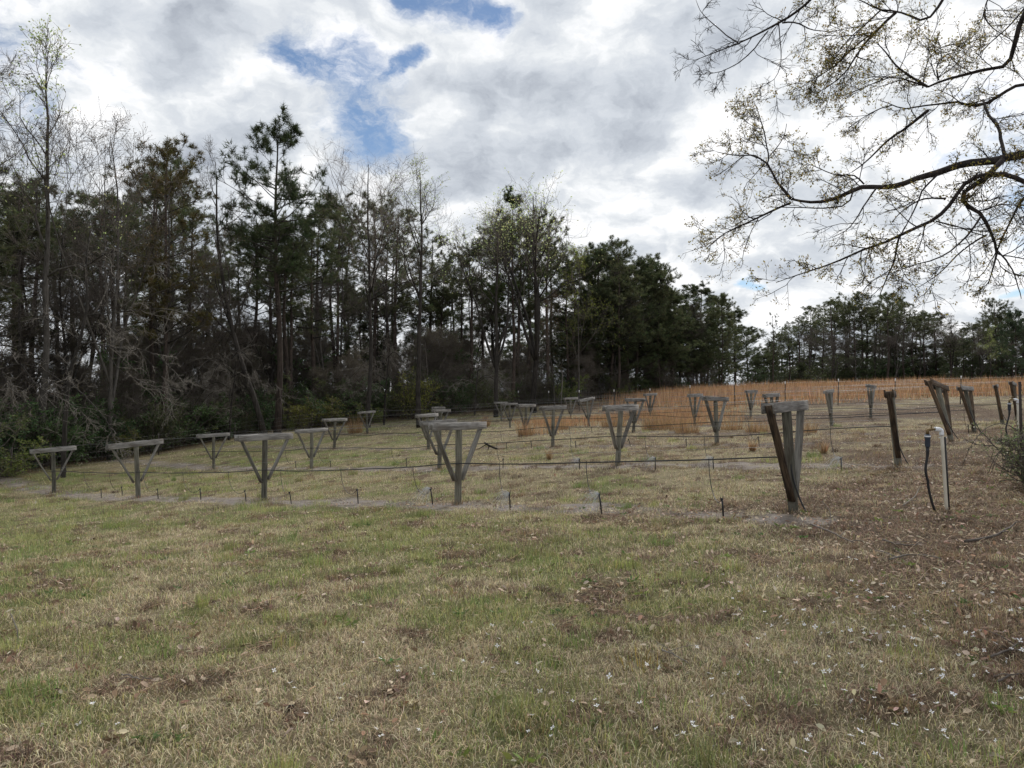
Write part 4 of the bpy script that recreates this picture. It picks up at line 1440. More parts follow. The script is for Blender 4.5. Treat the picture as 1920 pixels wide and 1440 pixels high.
# ------------------------------------------------------------------ standpipes
def standpipe(base, hgt, lean, s=1.0, tall=0.0):
    root = empty('standpipe', base)
    hgt, X = hgt, lean
    g = Geo()
    n = 6
    zz = np.linspace(-0.15, hgt - 0.05, n)
    tube_geo(g, np.stack([X * zz / hgt, np.zeros(n), zz], 1), np.full(n, 0.0195), 12)
    g.obj('riser_pipe', M_pvc, root, smooth=False)
    g = Geo()
    c = bez(np.array([X, 0, hgt - 0.075]), np.array([X, 0, hgt]), np.array([X, 0, hgt]), np.array([X - 0.085, -0.01, hgt + 0.002]), 9)
    tube_geo(g, c, np.array([0.0275, 0.0275, .026, .026, .026, .026, .026, .0275, .0275]), 12)
    g.obj('elbow', M_pvcnew, root, smooth=True)
    v = np.array([X - 0.085, -0.01, hgt + 0.002])
    g = Geo()
    tube_geo(g, np.array([v + [0.01, 0, 0], v + [-0.04, 0, 0.0], v + [-0.072, 0, -0.002], v + [-0.088, 0, -0.014], v + [-0.09, 0, -0.062]]), np.array([.013, .017, .019, .016, .02]), 10)
    tube_geo(g, np.array([v + [-0.045, 0, 0.0], v + [-0.045, 0, 0.05]]), np.array([.009, .007]), 8)
    tap = g.obj('brass_tap', M_brass, root, smooth=True)
    g = Geo()
    tube_geo(g, np.array([v + [-0.095, 0.0, 0.050], v + [-0.045, 0, 0.054], v + [0.005, 0, 0.050]]), np.array([.005, .007, .005]), 8)
    g.obj('tap_handle', M_brass, tap)
    w = v + [-0.09, 0, -0.06]
    g = Geo()
    tube_geo(g, np.array([w, w + [0, 0, -0.012], w + [0, 0, -0.016], w + [0, 0, -0.05], w + [0, 0, -0.054], w + [0, 0, -0.14], w + [0, 0, -0.16]]), np.array([.024, .03, .034, .034, .030, .030, .022]), 14)
    fl = g.obj('filter_body', M_filter, root, smooth=True)
    g = Geo()
    tube_geo(g, np.array([w + [0, 0, -0.018], w + [0, 0, -0.034]]), np.array([.0352, .0352]), 14)
    g.obj('collar', M_pvcnew, fl)
    e = w + [0, 0, -0.155]
    foot = np.array([X * 0 - 0.15, -0.03, -0.03])
    g = Geo()
    c = np.concatenate([bez(e, e + [0.01, 0, -0.2], np.array([-0.30, -0.02, 0.55]), np.array([-0.235, -0.02, 0.35]), 10), bez(np.array([-0.235, -0.02, 0.33]), np.array([-0.22, -0.02, 0.2]), np.array([-0.20, -0.03, 0.1]), foot, 7)])
    tube_geo(g, c, np.concatenate([[0.021, 0.019], np.full(len(c) - 2, 0.0145)]), 9)
    g.obj('supply_hose', M_black, root, smooth=True)
    g = Geo()
    tube_geo(g, np.array([[0.036, -0.006, -0.2], [X + 0.036, -0.006, hgt - 0.09 + tall]]), np.array([.011, .011]), 6)
    g.obj('support_rod', M_black, root)
    g = Geo()
    tube_geo(g, np.array([[X - 0.03, 0.0, hgt - 0.10], [X + 0.065, 0.01, hgt - 0.098]]), np.array([.008, .008]), 6)
    g.obj('cable_tie', M_white, root)
    return root


b = hit(1775, 957)
tag(standpipe(b, (957 - 806) / F * b[1], -0.055), 'white plastic standpipe with brass tap, dark filter and black hose in the leaf litter', 'standpipe')
b = hit(1909, 848)
tag(standpipe(b, 1.05, 0.0, 1.0, 0.35), 'second standpipe half hidden behind the bush at the photo\'s edge', 'standpipe')
b = hit(1918, 905)
g = Geo()
hgt = (905 - 716) / F * b[1]
tube_geo(g, np.array([[0, 0, -0.2], [-0.02, 0, hgt * .5], [-0.035, 0, hgt]]), np.array([.019, .019, .019]), 6)
for q_ in np.linspace(0.2, hgt - 0.05, 18):
    tube_geo(g, np.array([[-0.02, -0.014, q_], [-0.02, -0.024, q_ + 0.004]]), np.array([.008, .006]), 5)
o = tag(g.obj('steel_stake', M_steel), 'tall dark studded steel stake standing in the green bush', 'stake')
o.location = b

# ------------------------------------------------------------------ bush with arching canes at the right
b = hit(1950, 915)
o = shrub(401, 0.95, 0.8, col=(0.20, 0.235, 0.11), leaf=0.045, nleaf=4, stems=11, name='leafy_bush', pale=(0.33, 0.35, 0.19), wide=0.35)
o.location = b
g = Geo()
rs = np.random.RandomState(8)
for k in range(9):
    a = rs.uniform(2.2, 4.4)
    L = rs.uniform(0.6, 1.2)
    c = bez(np.array([0, 0, 0.0]), np.array([math.cos(a) * 0.1, math.sin(a) * .1, 0.9 * L]), np.array([math.cos(a) * 0.6 * L, math.sin(a) * .4 * L, 1.0 * L]), np.array([math.cos(a) * 0.85 * L, math.sin(a) * 0.5 * L, 0.25 * L]))
    tube_geo(g, c, np.linspace(0.009, 0.004, len(c)), 5)
g.obj('canes', M_twig, o, smooth=True)
tag(o, 'small leafy green bush with arching bare canes beside the steel stake', 'bush')
o = copy_tree(o)
o.location = hit(1990, 880)
o.rotation_euler = (0, 0, 2.0)
o.scale = (1.2, 1.2, 1.2)
tag(o, 'second leafy bush just outside the picture behind the first', 'bush')


# ------------------------------------------------------------------ trees traced limb by limb
def traced_tree(name, root_p, limbs, bark, twigm, seed, l2=6.0, len2=0.9, n3=6, n4=4, bud=None, budlen=0.03, nbud=3, trop=(0, 0, 0.0), r2=0.007, budw=0.4, rt=(0.0030, 0.0018), thin=0.85):
    """limbs: ([(px, py, depth) ...], r0, r1, twig weight, bud weight)"""
    rs = np.random.RandomState(seed)
    tg, bg, lg = Geo(), Geo(), Geo()
    root_p = np.asarray(root_p, float)
    for pl, ra, rb, tw, bw in limbs:
        w_ = np.array([P(*p) for p in pl]) - root_p
        L = np.linalg.norm(np.diff(w_, axis=0), axis=1).sum()
        n = max(10, int(L * 9))
        q_ = resample(chaikin(w_, 2), n)
        q_ = q_ + np.cumsum(rs.normal(0, 0.006 * (L / n) / 0.1, q_.shape), 0) * np.sin(np.linspace(0, math.pi, n))[:, None]
        rad = (np.linspace(1, 0, n) ** 0.9 * (ra - rb) + rb) * thin
        rad = rad * (1 + rs.normal(0, 0.035, n))
        tube_geo(tg, q_, rad, 8 if ra > 0.02 else 5)
        cnt = int(L * l2 * tw)
        if not cnt:
            continue
        st, d, t, idx, pr = spawn(rs, q_[None], rad[None], cnt, 0.02, 1.0, 0.85, 0.25)
        L2 = len2 * rs.uniform(0.35, 1.15, cnt) * (1.05 - 0.45 * t)
        p2 = walk(rs, st, d, L2, 8, 0.15, trop)
        ra2 = taper(np.minimum(pr * 0.6, r2 * (0.6 + 0.5 * L2 / len2)), np.full(cnt, rt[0]), 8)
        tube_geo(bg, p2, ra2, 4)
        st, d, t, idx, pr = spawn(rs, p2, ra2, n3, 0.12, 1.0, 0.75, 0.25)
        L3 = L2[idx] * rs.uniform(0.25, 0.55, len(t)) * (1.2 - 0.5 * t) + 0.03
        p3 = walk(rs, st, d, L3, 5, 0.17, trop)
        ra3 = taper(np.full(len(t), rt[0]), np.full(len(t), rt[1]), 5)
        tube_geo(bg, p3, ra3, 3)
        ends, dirs = [p2[:, -1], p3[:, -1]], [p2[:, -1] - p2[:, -2], p3[:, -1] - p3[:, -2]]
        if n4:
            st, d, t, idx, pr = spawn(rs, p3, ra3, n4, 0.15, 1.0, 0.8, 0.25)
            L4 = L3[idx] * rs.uniform(0.2, 0.5, len(t)) + 0.02
            p4 = walk(rs, st, d, L4, 3, 0.15, trop)
            tube_geo(bg, p4, taper(np.full(len(t), rt[1]), np.full(len(t), rt[1] * 0.7), 3), 3)
            ends += [p4[:, -1], p4[:, 1]]
            dirs += [p4[:, -1] - p4[:, -2]] * 2
        if bud is not None and bw > 0:
            e, dd = np.concatenate(ends), norm(np.concatenate(dirs))
            m = rs.rand(len(e)) < bw * 1.0
            e, dd = e[m], dd[m]
            for _ in range(nbud):
                d5 = norm(dd * 0.4 + rs.normal(0, 0.6, dd.shape) + np.array([0, 0, -0.15]))
                ln = budlen * rs.uniform(0.6, 1.5, len(e))
                add_leaves(lg, rs, e + rs.normal(0, 0.012, e.shape), d5, ln, ln * budw * rs.uniform(0.7, 1.4, len(e)), vary(rs, bud, len(e), 0.3, 0.08))
    root = empty(name, root_p)
    tg.obj('trunk', bark, root, smooth=True)
    bg.obj('branches', twigm, root)
    if bud is not None:
        lg.obj('crown', M_bud, root)
    return root


TX, TY = 10.6, 8.4
tb = np.array([TX, TY, gz1(TX, TY)])


def w2p(x, y, z):
    """inverse of P: the column, row and depth of a point"""
    c, s = math.cos(PITCH), math.sin(PITCH)
    f_ = y * c + (z - ZC) * s
    return (CX + F * x / f_, CY - F * ((z - ZC) * c - y * s) / f_, y)


def tr(z, dx=0.0, dy=0.0):
    return w2p(TX + dx, TY + dy, tb[2] + z)


def dp(lst, y0, y1):
    return [(a, b_, y0 + (y1 - y0) * i / max(len(lst) - 1, 1)) for i, (a, b_) in enumerate(lst)]


limbs = [
    ([tr(-0.3), tr(1.5, -.05), tr(3, .05), tr(5, -.1), tr(7.5, .1), tr(10, 0.3), tr(13, .2)], 0.36, 0.10, 0.0, 0),
    # the main bough low across the sky
    ([tr(3.0)] + [tr(3.6, -2.2, -.3)] + dp([(1990, 280), (1920, 287), (1880, 298), (1820, 302), (1763, 322), (1730, 328), (1687, 347), (1650, 350), (1620, 345), (1590, 360), (1557, 375), (1520, 380), (1483, 373)], 7.5, 8.3), 0.12, 0.016, 0.9, 0.6),
    (dp([(1483, 373), (1457, 343), (1437, 310), (1413, 290), (1380, 293), (1345, 285)], 8.3, 8.6), 0.020, 0.005, 1.7, 0.75),
    (dp([(1437, 310), (1443, 293), (1425, 250), (1413, 190)], 8.4, 8.7), 0.012, 0.004, 2.0, 0.9),
    (dp([(1443, 293), (1470, 262), (1475, 232)], 8.4, 8.5), 0.008, 0.004, 1.6, 0.7),
    (dp([(1483, 380), (1453, 393), (1413, 413), (1370, 430), (1323, 467)], 8.3, 8.7), 0.018, 0.004, 1.9, 0.75),
    (dp([(1600, 357), (1593, 380), (1570, 390), (1487, 392), (1440, 388)], 8.0, 8.3), 0.012, 0.005, 0.9, 0.35),
    (dp([(1643, 353), (1613, 393), (1593, 430), (1560, 445)], 7.9, 8.0), 0.012, 0.004, 0.9, 0.1),
    (dp([(1620, 345), (1600, 325), (1570, 330), (1540, 320), (1510, 305)], 8.0, 8.2), 0.012, 0.004, 2.0, 0.75),
    (dp([(1757, 328), (1727, 357), (1723, 370), (1700, 417), (1690, 440)], 7.7, 7.6), 0.014, 0.005, 0.8, 0.25),
    (dp([(1773, 372), (1727, 372), (1690, 390), (1670, 420)], 7.3, 7.4), 0.013, 0.004, 0.9, 0.3),
    # second bough dropping to the lower left
    ([tr(2.6), tr(2.7, -2.6, -.8)] + dp([(1985, 368), (1920, 353), (1887, 337), (1853, 328), (1813, 333), (1787, 350), (1770, 383), (1740, 413), (1693, 433), (1647, 457), (1613, 467), (1573, 487), (1530, 503), (1480, 520), (1455, 530)], 7.0, 8.0), 0.078, 0.004, 1.5, 0.7),
    (dp([(1880, 300), (1847, 333), (1820, 347), (1797, 363), (1810, 387), (1840, 400), (1860, 437), (1870, 473), (1863, 500), (1853, 533)], 7.5, 7.3), 0.038, 0.005, 1.2, 0.3),
    (dp([(1687, 440), (1677, 487), (1657, 533), (1650, 552)], 7.5, 7.6), 0.014, 0.006, 0.8, 0.2),
    (dp([(1840, 405), (1813, 447), (1763, 480), (1713, 493), (1680, 510)], 7.3, 7.4), 0.014, 0.004, 1.4, 0.45),
    (dp([(1990, 300), (1923, 367), (1897, 410), (1877, 447), (1870, 470)], 7.2, 7.3), 0.020, 0.008, 1.0, 0.3),
    (dp([(1850, 440), (1800, 470), (1760, 515), (1720, 540)], 7.3, 7.5), 0.012, 0.004, 1.3, 0.35),
    (dp([(1755, 415), (1790, 425), (1830, 440), (1880, 430)], 7.3, 7.4), 0.010, 0.004, 1.0, 0.4),
    (dp([(1870, 470), (1890, 490), (1905, 520), (1915, 560)], 7.3, 7.2), 0.012, 0.004, 1.2, 0.2),
    # bough at the upper right
    ([tr(5.2), tr(5.8, -2.0, .2)] + dp([(1960, -60), (1917, 20), (1903, 67), (1893, 110), (1880, 122), (1853, 125), (1813, 137), (1773, 147), (1740, 163)], 8.0, 8.6), 0.090, 0.014, 0.9, 0.5),
    (dp([(1740, 163), (1700, 140), (1680, 125), (1655, 95), (1643, 78)], 8.6, 8.9), 0.020, 0.006, 1.5, 0.75),
    (dp([(1740, 163), (1700, 150), (1660, 145), (1620, 165), (1580, 180)], 8.6, 8.9), 0.014, 0.004, 1.5, 0.5),
    (dp([(1760, 150), (1755, 125), (1770, 105), (1800, 95)], 8.5, 8.5), 0.012, 0.004, 2.2, 0.9),
    (dp([(1730, 165), (1735, 130), (1750, 100), (1775, 85)], 8.6, 8.7), 0.010, 0.004, 2.2, 0.9),
    ([tr(4.4), tr(4.9, -2.3, .6)] + dp([(1975, 165), (1920, 160), (1897, 163), (1867, 180), (1843, 197), (1820, 203), (1793, 192), (1760, 197), (1723, 200), (1690, 207), (1673, 197), (1650, 188)], 8.6, 9.2), 0.07, 0.005, 1.1, 0.55),
    (dp([(1740, 207), (1693, 243), (1653, 267), (1620, 307), (1597, 323)], 9.0, 9.1), 0.024, 0.006, 1.5, 0.35),
    (dp([(1843, 187), (1853, 217), (1873, 253), (1883, 290)], 8.6, 7.6), 0.016, 0.024, 0.8, 0.3),
    (dp([(1673, 197), (1640, 205), (1610, 225), (1590, 240)], 9.1, 9.2), 0.010, 0.004, 1.6, 0.45),
    # boughs along the top edge
    ([tr(6.8), tr(7.0, -2.8, -.6), (1960, -290, 7.4), (1850, -130, 7.4)] + dp([(1780, 0), (1760, 27), (1740, 45), (1710, 30), (1680, 22), (1650, 20), (1630, 8), (1590, -10)], 7.5, 8.0), 0.075, 0.005, 1.0, 0.6),
    (dp([(1680, 23), (1640, 60), (1613, 93), (1587, 133), (1560, 160), (1530, 175)], 7.8, 8.1), 0.020, 0.005, 2.2, 0.85),
    (dp([(1650, 20), (1620, 50), (1590, 70), (1570, 100)], 7.9, 8.1), 0.012, 0.004, 2.2, 0.9),
    (dp([(1640, 60), (1610, 80), (1570, 120), (1520, 150), (1500, 165)], 7.9, 8.2), 0.012, 0.004, 2.2, 0.9),
    ([tr(8.0), tr(8.2, -3.0, -.3), (1800, -330, 7.9), (1640, -130, 8.0)] + dp([(1523, 0), (1497, 23), (1467, 43), (1427, 63), (1387, 82), (1347, 97), (1297, 115)], 8.0, 8.6), 0.085, 0.004, 1.5, 0.0),
    (dp([(1467, 43), (1490, 40), (1520, 55), (1560, 60)], 8.1, 8.1), 0.012, 0.004, 1.6, 0.7),
    (dp([(1387, 82), (1350, 60), (1320, 30), (1305, 0)], 8.4, 8.7), 0.010, 0.003, 0.9, 0.0),
    (dp([(1460, 45), (1463, 110), (1455, 145), (1425, 165)], 8.2, 8.3), 0.008, 0.003, 0.8, 0.0),
    (dp([(1440, 58), (1400, 110), (1350, 135), (1300, 140)], 8.3, 8.6), 0.010, 0.003, 1.2, 0.0),
    ([tr(7.4), tr(7.8, -2.2, .9), (2010, -230, 9.2)] + dp([(1960, -40), (1900, 45), (1850, 85), (1830, 110)], 9.2, 9.6), 0.05, 0.006, 1.6, 0.35),
    (dp([(1860, -20), (1840, 30), (1870, 60), (1905, 80)], 8.8, 8.9), 0.012, 0.004, 1.8, 0.35),
]
oak = traced_tree('overhanging_tree', tb, limbs, M_oakbark, M_oakbark, 61, l2=5.8, len2=0.62, n3=7, n4=4, bud=(0.31, 0.25, 0.075), budlen=0.026, nbud=2, trop=(-0.01, 0, -0.005))
tag(oak, 'near tree reaching crooked dark boughs with olive spring buds across the upper right sky', 'tree')

D0 = 27.0
gb = np.array([at(118, D0 + .5), D0 + 0.5, gz1(at(118, D0 + .5), D0 + .5)])
gl = [(dp([(118, 905), (122, 800), (130, 700), (150, 640), (166, 580), (160, 500), (170, 430)], D0 + .5, D0 + 1), 0.12, 0.03, 0.3, 0),
      (dp([(140, 655), (165, 640), (195, 650), (240, 657), (262, 655), (290, 665), (320, 690), (345, 715)], D0 + .5, D0 - .5), 0.035, 0.008, 1.0, 0),
      (dp([(125, 690), (130, 712), (142, 730), (157, 742), (180, 768), (200, 790), (212, 815), (226, 845)], D0 + .3, D0 - 1.5), 0.034, 0.008, 1.0, 0),
      (dp([(122, 720), (80, 690), (40, 680), (0, 690), (10, 710), (25, 735)], D0 + .5, D0 - .3), 0.03, 0.008, 1.0, 0),
      (dp([(40, 683), (60, 710), (85, 735), (125, 750), (150, 765), (165, 795)], D0 + .2, D0 - .8), 0.026, 0.008, 1.1, 0),
      (dp([(166, 590), (200, 588), (230, 585), (265, 582), (310, 580), (350, 590)], D0 + .7, D0), 0.03, 0.008, 1.0, 0),
      (dp([(175, 605), (205, 608), (240, 640), (262, 655), (300, 700), (320, 730)], D0 + .6, D0 - .2), 0.024, 0.008, 1.1, 0),
      (dp([(195, 650), (225, 700), (280, 720), (310, 735), (330, 765)], D0, D0 - .6), 0.022, 0.008, 1.0, 0),
      (dp([(160, 500), (210, 470), (260, 475), (300, 500)], D0 + .9, D0 + .4), 0.03, 0.008, 0.8, 0),
      (dp([(150, 640), (100, 600), (50, 590), (0, 600)], D0 + .6, D0), 0.03, 0.008, 0.9, 0)]
o = traced_tree('drooping_tree', gb, gl, M_dbark, M_paletwig, 62, l2=3.2, len2=1.6, n3=5, n4=3, trop=(0.01, -0.01, -0.03), r2=0.010, rt=(0.0064, 0.0040))
tag(o, 'leafless tree trailing long pale grey branches down over the leftmost trellis posts', 'tree')
# pale twiggy drooping trees further along the edge
for px, top, y, sd, lb in ((430, 640, 43, 63, 'leafless pale-twigged small tree drooping behind the crossbeam row ends'), (720, 610, 49, 64, 'leafless pale drooping thicket tree left of the slim black trunk'), (890, 640, 55, 65, 'leafless pale drooping small tree under the bright green trees')):
    bb = np.array([at(px, y), y, gz1(at(px, y), y)])
    H = h_for(top, px, y)
    r_ = np.random.RandomState(sd)
    lm = []
    base_px = w2p(*bb)
    top_px = w2p(bb[0] + 0.4, bb[1], bb[2] + H * 0.8)
    lm.append(([base_px, w2p(bb[0] + .1, y, bb[2] + H * .4), top_px], 0.09, 0.02, 0.3, 0))
    for m_ in range(9):
        h0 = bb[2] + H * r_.uniform(0.35, 0.85)
        a = r_.uniform(0, 6.28)
        Lr = r_.uniform(1.6, 3.6)
        lm.append(([w2p(bb[0] + .15, y, h0), w2p(bb[0] + math.cos(a) * Lr * .45, y + math.sin(a) * Lr * .4, h0 + .7), w2p(bb[0] + math.cos(a) * Lr, y + math.sin(a) * Lr * .7, h0 - .4 - r_.rand())], 0.028, 0.008, 1.0, 0))
    tag(traced_tree('drooping_tree', bb, lm, M_dbark, M_paletwig, sd + 10, l2=3.2, len2=1.7, n3=6, n4=3, trop=(0, 0, -0.03), r2=0.010, rt=(0.0055, 0.0038)), lb, 'tree')
y = 62.0
bb = np.array([at(1052, y), y, gz1(at(1052, y), y)])
g = Geo()
tube_geo(g, np.array([[0, 0, -.2], [0.05, 0, 1.2], [0.12, 0, 2.2], [0.1, 0, 3.0]]), np.array([.06, .05, .04, .02]), 6)
tube_geo(g, np.array([[0.05, 0, 1.1], [-0.2, 0, 0.75], [-0.32, 0, 0.3]]), np.array([.03, .025, .015]), 5)
o = tag(g.obj('dead_snag', M_paletwig), 'pale dead forked stem standing before the dark pines behind the fence', 'dead tree')
o.location = bb

# ------------------------------------------------------------------ fallen sticks
rs = np.random.RandomState(12)
STICKS = [([(1520, 990), (1545, 1000), (1572, 1013), (1602, 1026)], 0.012, 'dark fallen branch lying below the end post of the nearest row'),
          ([(1655, 1020), (1680, 1030), (1722, 1036)], 0.010, 'grey fallen branch half sunk in the brown grass below the standpipe'),
          ([(1810, 1025), (1850, 1019), (1882, 1006), (1906, 991)], 0.015, 'bent fallen branch near the right edge below the standpipe'),
          ([(1668, 1056), (1705, 1048), (1745, 1050), (1765, 1056)], 0.010, 'pale crooked fallen stick among white flowers, below the grey branch'),
          ([(1858, 1246), (1890, 1232), (1905, 1221), (1925, 1206)], 0.007, 'curved dry stick at the right edge among the flowers'),
          ([(8, 1166), (20, 1188), (34, 1216)], 0.006, 'pale straw stalk standing out of the grass at the left edge'),
          ([(228, 1275), (258, 1284), (285, 1287)], 0.005, 'thin pale straw lying in the grass near the lower left'),
          ([(1541, 945), (1556, 960), (1559, 985), (1550, 1003)], 0.006, 'thin curved twig right of the end post of the nearest row'),
          ([(1693, 953), (1716, 937), (1725, 918)], 0.008, 'short pale twig between the end post and the standpipe'),
          ([(1240, 1228), (1270, 1245), (1290, 1255)], 0.005, 'thin straw lying in the middle of the near grass'),
          ([(1870, 1290), (1900, 1281), (1930, 1275)], 0.006, 'dark bent stalk lying low at the right edge')]
for pl, r_, lb in STICKS:
    w_ = np.array([hit(*p) for p in pl])
    o0 = w_[0].copy()
    q_ = resample(chaikin(w_, 2), 14) - o0
    q_[:, 2] += r_ * 1.5 + 0.02 + np.abs(np.cumsum(rs.normal(0, 0.004, 14)))
    if 'stalk standing' in lb:
        o0 = hit(*pl[-1])
        q_ = np.array([[0, 0, 0], [-0.02, 0.02, 0.12], [-0.075, 0.03, 0.23]])
    g = Geo()
    tube_geo(g, q_, np.linspace(r_, r_ * 0.45, len(q_)), 6)
    for m_ in range(2):
        i = rs.randint(3, len(q_) - 1) if len(q_) > 4 else 1
        if len(q_) > 4:
            e = q_[i] + np.array([rs.normal(0, .12), rs.normal(0, .12), 0.03])
            tube_geo(g, np.array([q_[i], (q_[i] + e) / 2 + [0, 0, .01], e]), np.array([r_ * .5, r_ * .4, r_ * .25]), 5)
    pale = 'pale' in lb or 'straw' in lb
    o = tag(g.obj('fallen_branch', M_paletwig if pale else M_twig, smooth=True), lb, 'stick')
    o.location = o0
b = hit(917, 844)
g = Geo()
tube_geo(g, np.array([[-.18, 0, .27], [0, 0, .16], [.28, .02, .04], [.5, 0, -.02]]), np.array([.035, .04, .035, .02]), 7)
tube_geo(g, np.array([[0, 0, .16], [-.05, -.05, -.03]]), np.array([.025, .015]), 6)
tube_geo(g, np.array([[-.1, 0, .2], [-.35, .1, .05], [-.5, .1, 0]]), np.array([.02, .015, .008]), 6)
o = tag(g.obj('fallen_branch', M_dbark, smooth=True), 'dark forked log propped on the grass right of the second nearest-row post', 'log')
o.location = b

# ------------------------------------------------------------------ tufts of broomsedge standing alone
def tuft(n, h, spread, seed, base=(0.33, 0.215, 0.115), bw=0.0035):
    rs = np.random.RandomState(seed)
    a = rs.rand(n) * 6.28
    r_ = spread * np.sqrt(rs.rand(n))
    b = np.stack([r_ * np.cos(a), r_ * np.sin(a), np.full(n, -0.03)], 1)
    L = h * (0.25 + 0.95 * rs.rand(n) ** 1.6)
    out = np.stack([np.cos(a), np.sin(a), np.zeros(n)], 1) * (rs.uniform(0.0, 1.0, n) ** 2 * 0.6)[:, None] + rs.normal(0, 0.12, (n, 3))
    d = norm(out + np.array([0, 0, 1.0]))
    m = b + d * (L * 0.6)[:, None]
    d2 = norm(d + out * 0.7)
    t = m + d2 * (L * 0.4)[:, None]
    s = norm(np.cross(d, rs.normal(0, 1, (n, 3)))) * bw
    g = Geo()
    c = vary(rs, base, n, 0.25, 0.06)
    v = np.stack([b - s, b + s, m + s * .8, m - s * .8, t], 1).reshape(-1, 3)
    k = np.arange(n)[:, None] * 5
    g.add(v, k + np.array([[0, 1, 2, 3]]), np.repeat(c, 5, axis=0))
    g.f.append(k + np.array([[3, 2, 4]]) + g.n - n * 5)
    return g


TUFTS = [(1255, 806, 0.95, 0.9, 'broad mound of orange broomsedge left of the third-row post'), (1225, 806, .7, .6, 'orange broomsedge tuft at the left side of the broad orange mound'),
         (1288, 812, .6, .5, 'low orange broomsedge tuft at the right side of the broad orange mound'),
         (666, 812, 1.0, 0.45, 'pale orange broomsedge tuft beside the farthest left trellis post'), (985, 818, .8, .35, 'broomsedge tuft leaning on the fourth-row post near the middle'),
         (1411, 846, .30, .06, 'small orange tuft below the third nearest row, left of the end post'), (1544, 850, .28, .06, 'small orange tuft just right of the big end post'),
         (1420, 810, .55, .5, 'orange tuft behind the small one left of the big end post'), (1372, 806, .5, .5, 'orange tuft right of the third-row post'),
         (1512, 812, .5, .4, 'orange broomsedge tuft behind the big end post'), (1045, 806, .6, .6, 'orange tuft behind the third-row post near the middle'), (1150, 800, .6, .7, 'orange tuft behind the second-row post'),
         (910, 800, .7, .3, 'pale grass tuft right of the tallest nearest-row crossbeam'), (1030, 862, .30, .05, 'thin orange tuft in the grass of the middle row gap')]
for i, (px, py, h, sp, lb) in enumerate(TUFTS):
    b = hit(px, py)
    o = tag(tuft(int(110 + 420 * sp), h * 1.1, sp * 0.9, 500 + i, bw=0.0065).obj('broomsedge_tuft', M_sedge), lb, 'grass tuft', 'lone tufts of broomsedge among the rows')
    o.location = b
# a few stronger tufts in the foreground turf
FT = [(1195, 1248, 0.17, .07, (0.21, 0.16, 0.05), 'rusty green grass tuft among white flowers in the near grass'), (1030, 1250, .13, .05, (.10, .16, .04), 'bright green blade tuft left of the rusty one'),
      (125, 1205, .16, .12, (.10, .10, .035), 'dark olive grass tuft near the left edge'), (862, 1120, .14, .09, (.17, .13, .05), 'yellow-brown grass tuft in the middle of the field'),
      (1420, 1270, .14, .10, (.13, .19, .05), 'fresh green tuft between the white flowers'), (310, 1210, .09, .12, (.10, .20, .05), 'low bright green tuft in the left near grass'),
      (120, 1310, .10, .09, (.10, .21, .05), 'vivid green tuft near the lower left corner'), (1830, 1155, .2, .2, (.22, .18, .10), 'arching dry grass mound near the right edge'),
      (1900, 1190, .2, .2, (.20, .15, .09), 'brown arching grass mound at the right edge'), (1700, 1190, .16, .2, (.16, .15, .07), 'tangled dry grass mound among the flowers')]
for i, (px, py, h, sp, c_, lb) in enumerate(FT):
    b = hit(px, py)
    o = tag(tuft(int(60 + 700 * sp), h * 0.75, sp * 1.7, 540 + i, [v * 1.5 for v in c_], 0.0028).obj('grass_tuft', M_grass), lb, 'grass tuft', 'grass tufts standing in the near turf')
    o.location = b

# ------------------------------------------------------------------ white wildflowers
def flower_mesh(seed):
    rs = np.random.RandomState(seed)
    g = Geo()
    tube_geo(g, np.array([[0, 0, 0], [0.004, 0.002, 0.035], [0.0, 0.0, 0.072]]), np.array([.0012, .001, .001]), 3, (0.12, 0.17, 0.05))
    npet = rs.choice([4, 5])
    for k in range(npet):
        a = k * 2 * math.pi / npet + rs.normal(0, 0.15)
        d = np.array([math.cos(a), math.sin(a), rs.uniform(-0.05, 0.5)])
        L = 0.017 * rs.uniform(0.85, 1.15)
        s = np.array([-math.sin(a), math.cos(a), 0]) * L * 0.30
        c = np.array([0, 0, 0.072])
        g.add(np.array([c, c + d * L * .55 + s, c + d * L * .95 + s * .5, c + d * L * .95 - s * .5, c + d * L * .55 - s]), [[0, 1, 2, 3, 4]], (0.86, 0.86, 0.88))
    g.add(np.array([[.003, 0, .075], [0, .003, .075], [-.003, 0, .075], [0, -.003, .075]]), [[0, 1, 2, 3]], (0.6, 0.5, 0.1))
    return g.mesh('wildflower', M_petal)


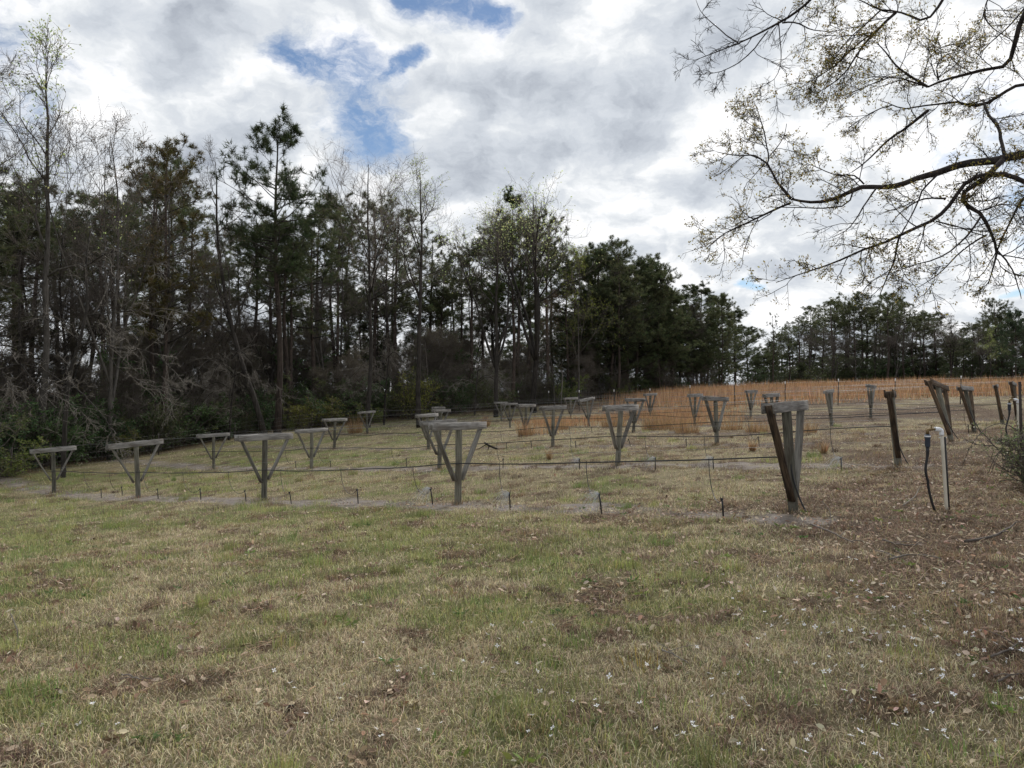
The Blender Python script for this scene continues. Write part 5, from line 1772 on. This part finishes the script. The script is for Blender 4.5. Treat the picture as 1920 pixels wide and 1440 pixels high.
fm = [flower_mesh(k) for k in range(5)]
FL = [(94, 1352), (178, 1331), (157, 1375), (226, 1374), (505, 1260), (555, 1298), (548, 1302), (572, 1355), (636, 1328), (654, 1349), (621, 1364), (676, 1212), (699, 1248), (657, 1288),
      (743, 1270), (746, 1266), (814, 1275), (840, 1275), (785, 1258), (860, 1246), (912, 1248), (904, 1200), (930, 1210), (934, 1212), (918, 1183), (990, 1171), (1000, 1171), (1031, 1177), (833, 1366),
      (780, 1382), (695, 1377), (1059, 1310), (1012, 1309), (1073, 1321), (1119, 1325), (1149, 1278), (1205, 1255), (1214, 1335), (1241, 1377), (994, 1380), (1043, 1389), (1253, 1251),
      (1440, 1176), (1485, 1171), (1486, 1174), (1510, 1172), (1462, 1182), (1441, 1186), (1563, 1198), (1573, 1172), (1586, 1182), (1588, 1184), (1615, 1190), (1622, 1192), (1632, 1191), (1648, 1192), (1665, 1192), (1683, 1199), (1628, 1211), (1632, 1213), (1611, 1216), (1705, 1213), (1717, 1209), (1548, 1233), (1591, 1236), (1605, 1247), (1593, 1105), (1605, 1106), (1621, 1105), (1602, 1094), (1637, 1112), (1625, 1117), (1658, 1125), (1700, 1127), (1711, 1129), (1672, 1142),
      (1595, 1051), (1601, 1055), (1843, 1062), (1868, 1102), (1850, 1134), (1740, 1153), (1735, 1154), (1713, 1159), (1725, 1171), (1730, 1176), (1840, 1190), (1832, 1199), (1845, 1218), (1900, 1205), (1905, 1208), (1910, 1154), (1780, 1235), (1756, 1266), (1757, 1270), (1727, 1279), (1783, 1315), (1719, 1326), (1720, 1325), (1748, 1342), (1760, 1344), (1686, 1322), (1668, 1320), (1642, 1321), (1680, 1368), (1844, 1390), (1784, 1385), (1757, 1398), (1612, 1394), (1494, 1431), (1495, 1432), (1432, 1428), (1385, 1412), (1336, 1418), (1290, 1388), (1640, 1431), (1573, 1299), (1582, 1263), (1347, 1267), (1301, 1222), (1630, 1433), (1880, 1240), (1905, 1240)]
rs = np.random.RandomState(77)
for _ in range(85):
    FL.append((rs.uniform(1350, 1935), 1060 + 360 * rs.rand()))
for _ in range(14):
    FL.append((rs.uniform(700, 1350), 1220 + 200 * rs.rand()))
for i, (px, py) in enumerate(FL):
    r = ray(px, py)
    b = hit(px, py + 12)
    o = bpy.data.objects.new('wildflower', fm[i % 5])
    COL.objects.link(o)
    o.location = (b[0], b[1], b[2] + 0.012)
    o.rotation_euler = (rs.normal(0.25, 0.4), rs.normal(0, 0.4), rs.uniform(0, 6.28))
    sc = rs.uniform(0.6, 1.05)
    o.scale = (sc, sc, sc)
    tag(o, 'small white wildflower open in the grass', 'wildflower', 'white wildflowers scattered in the near grass')
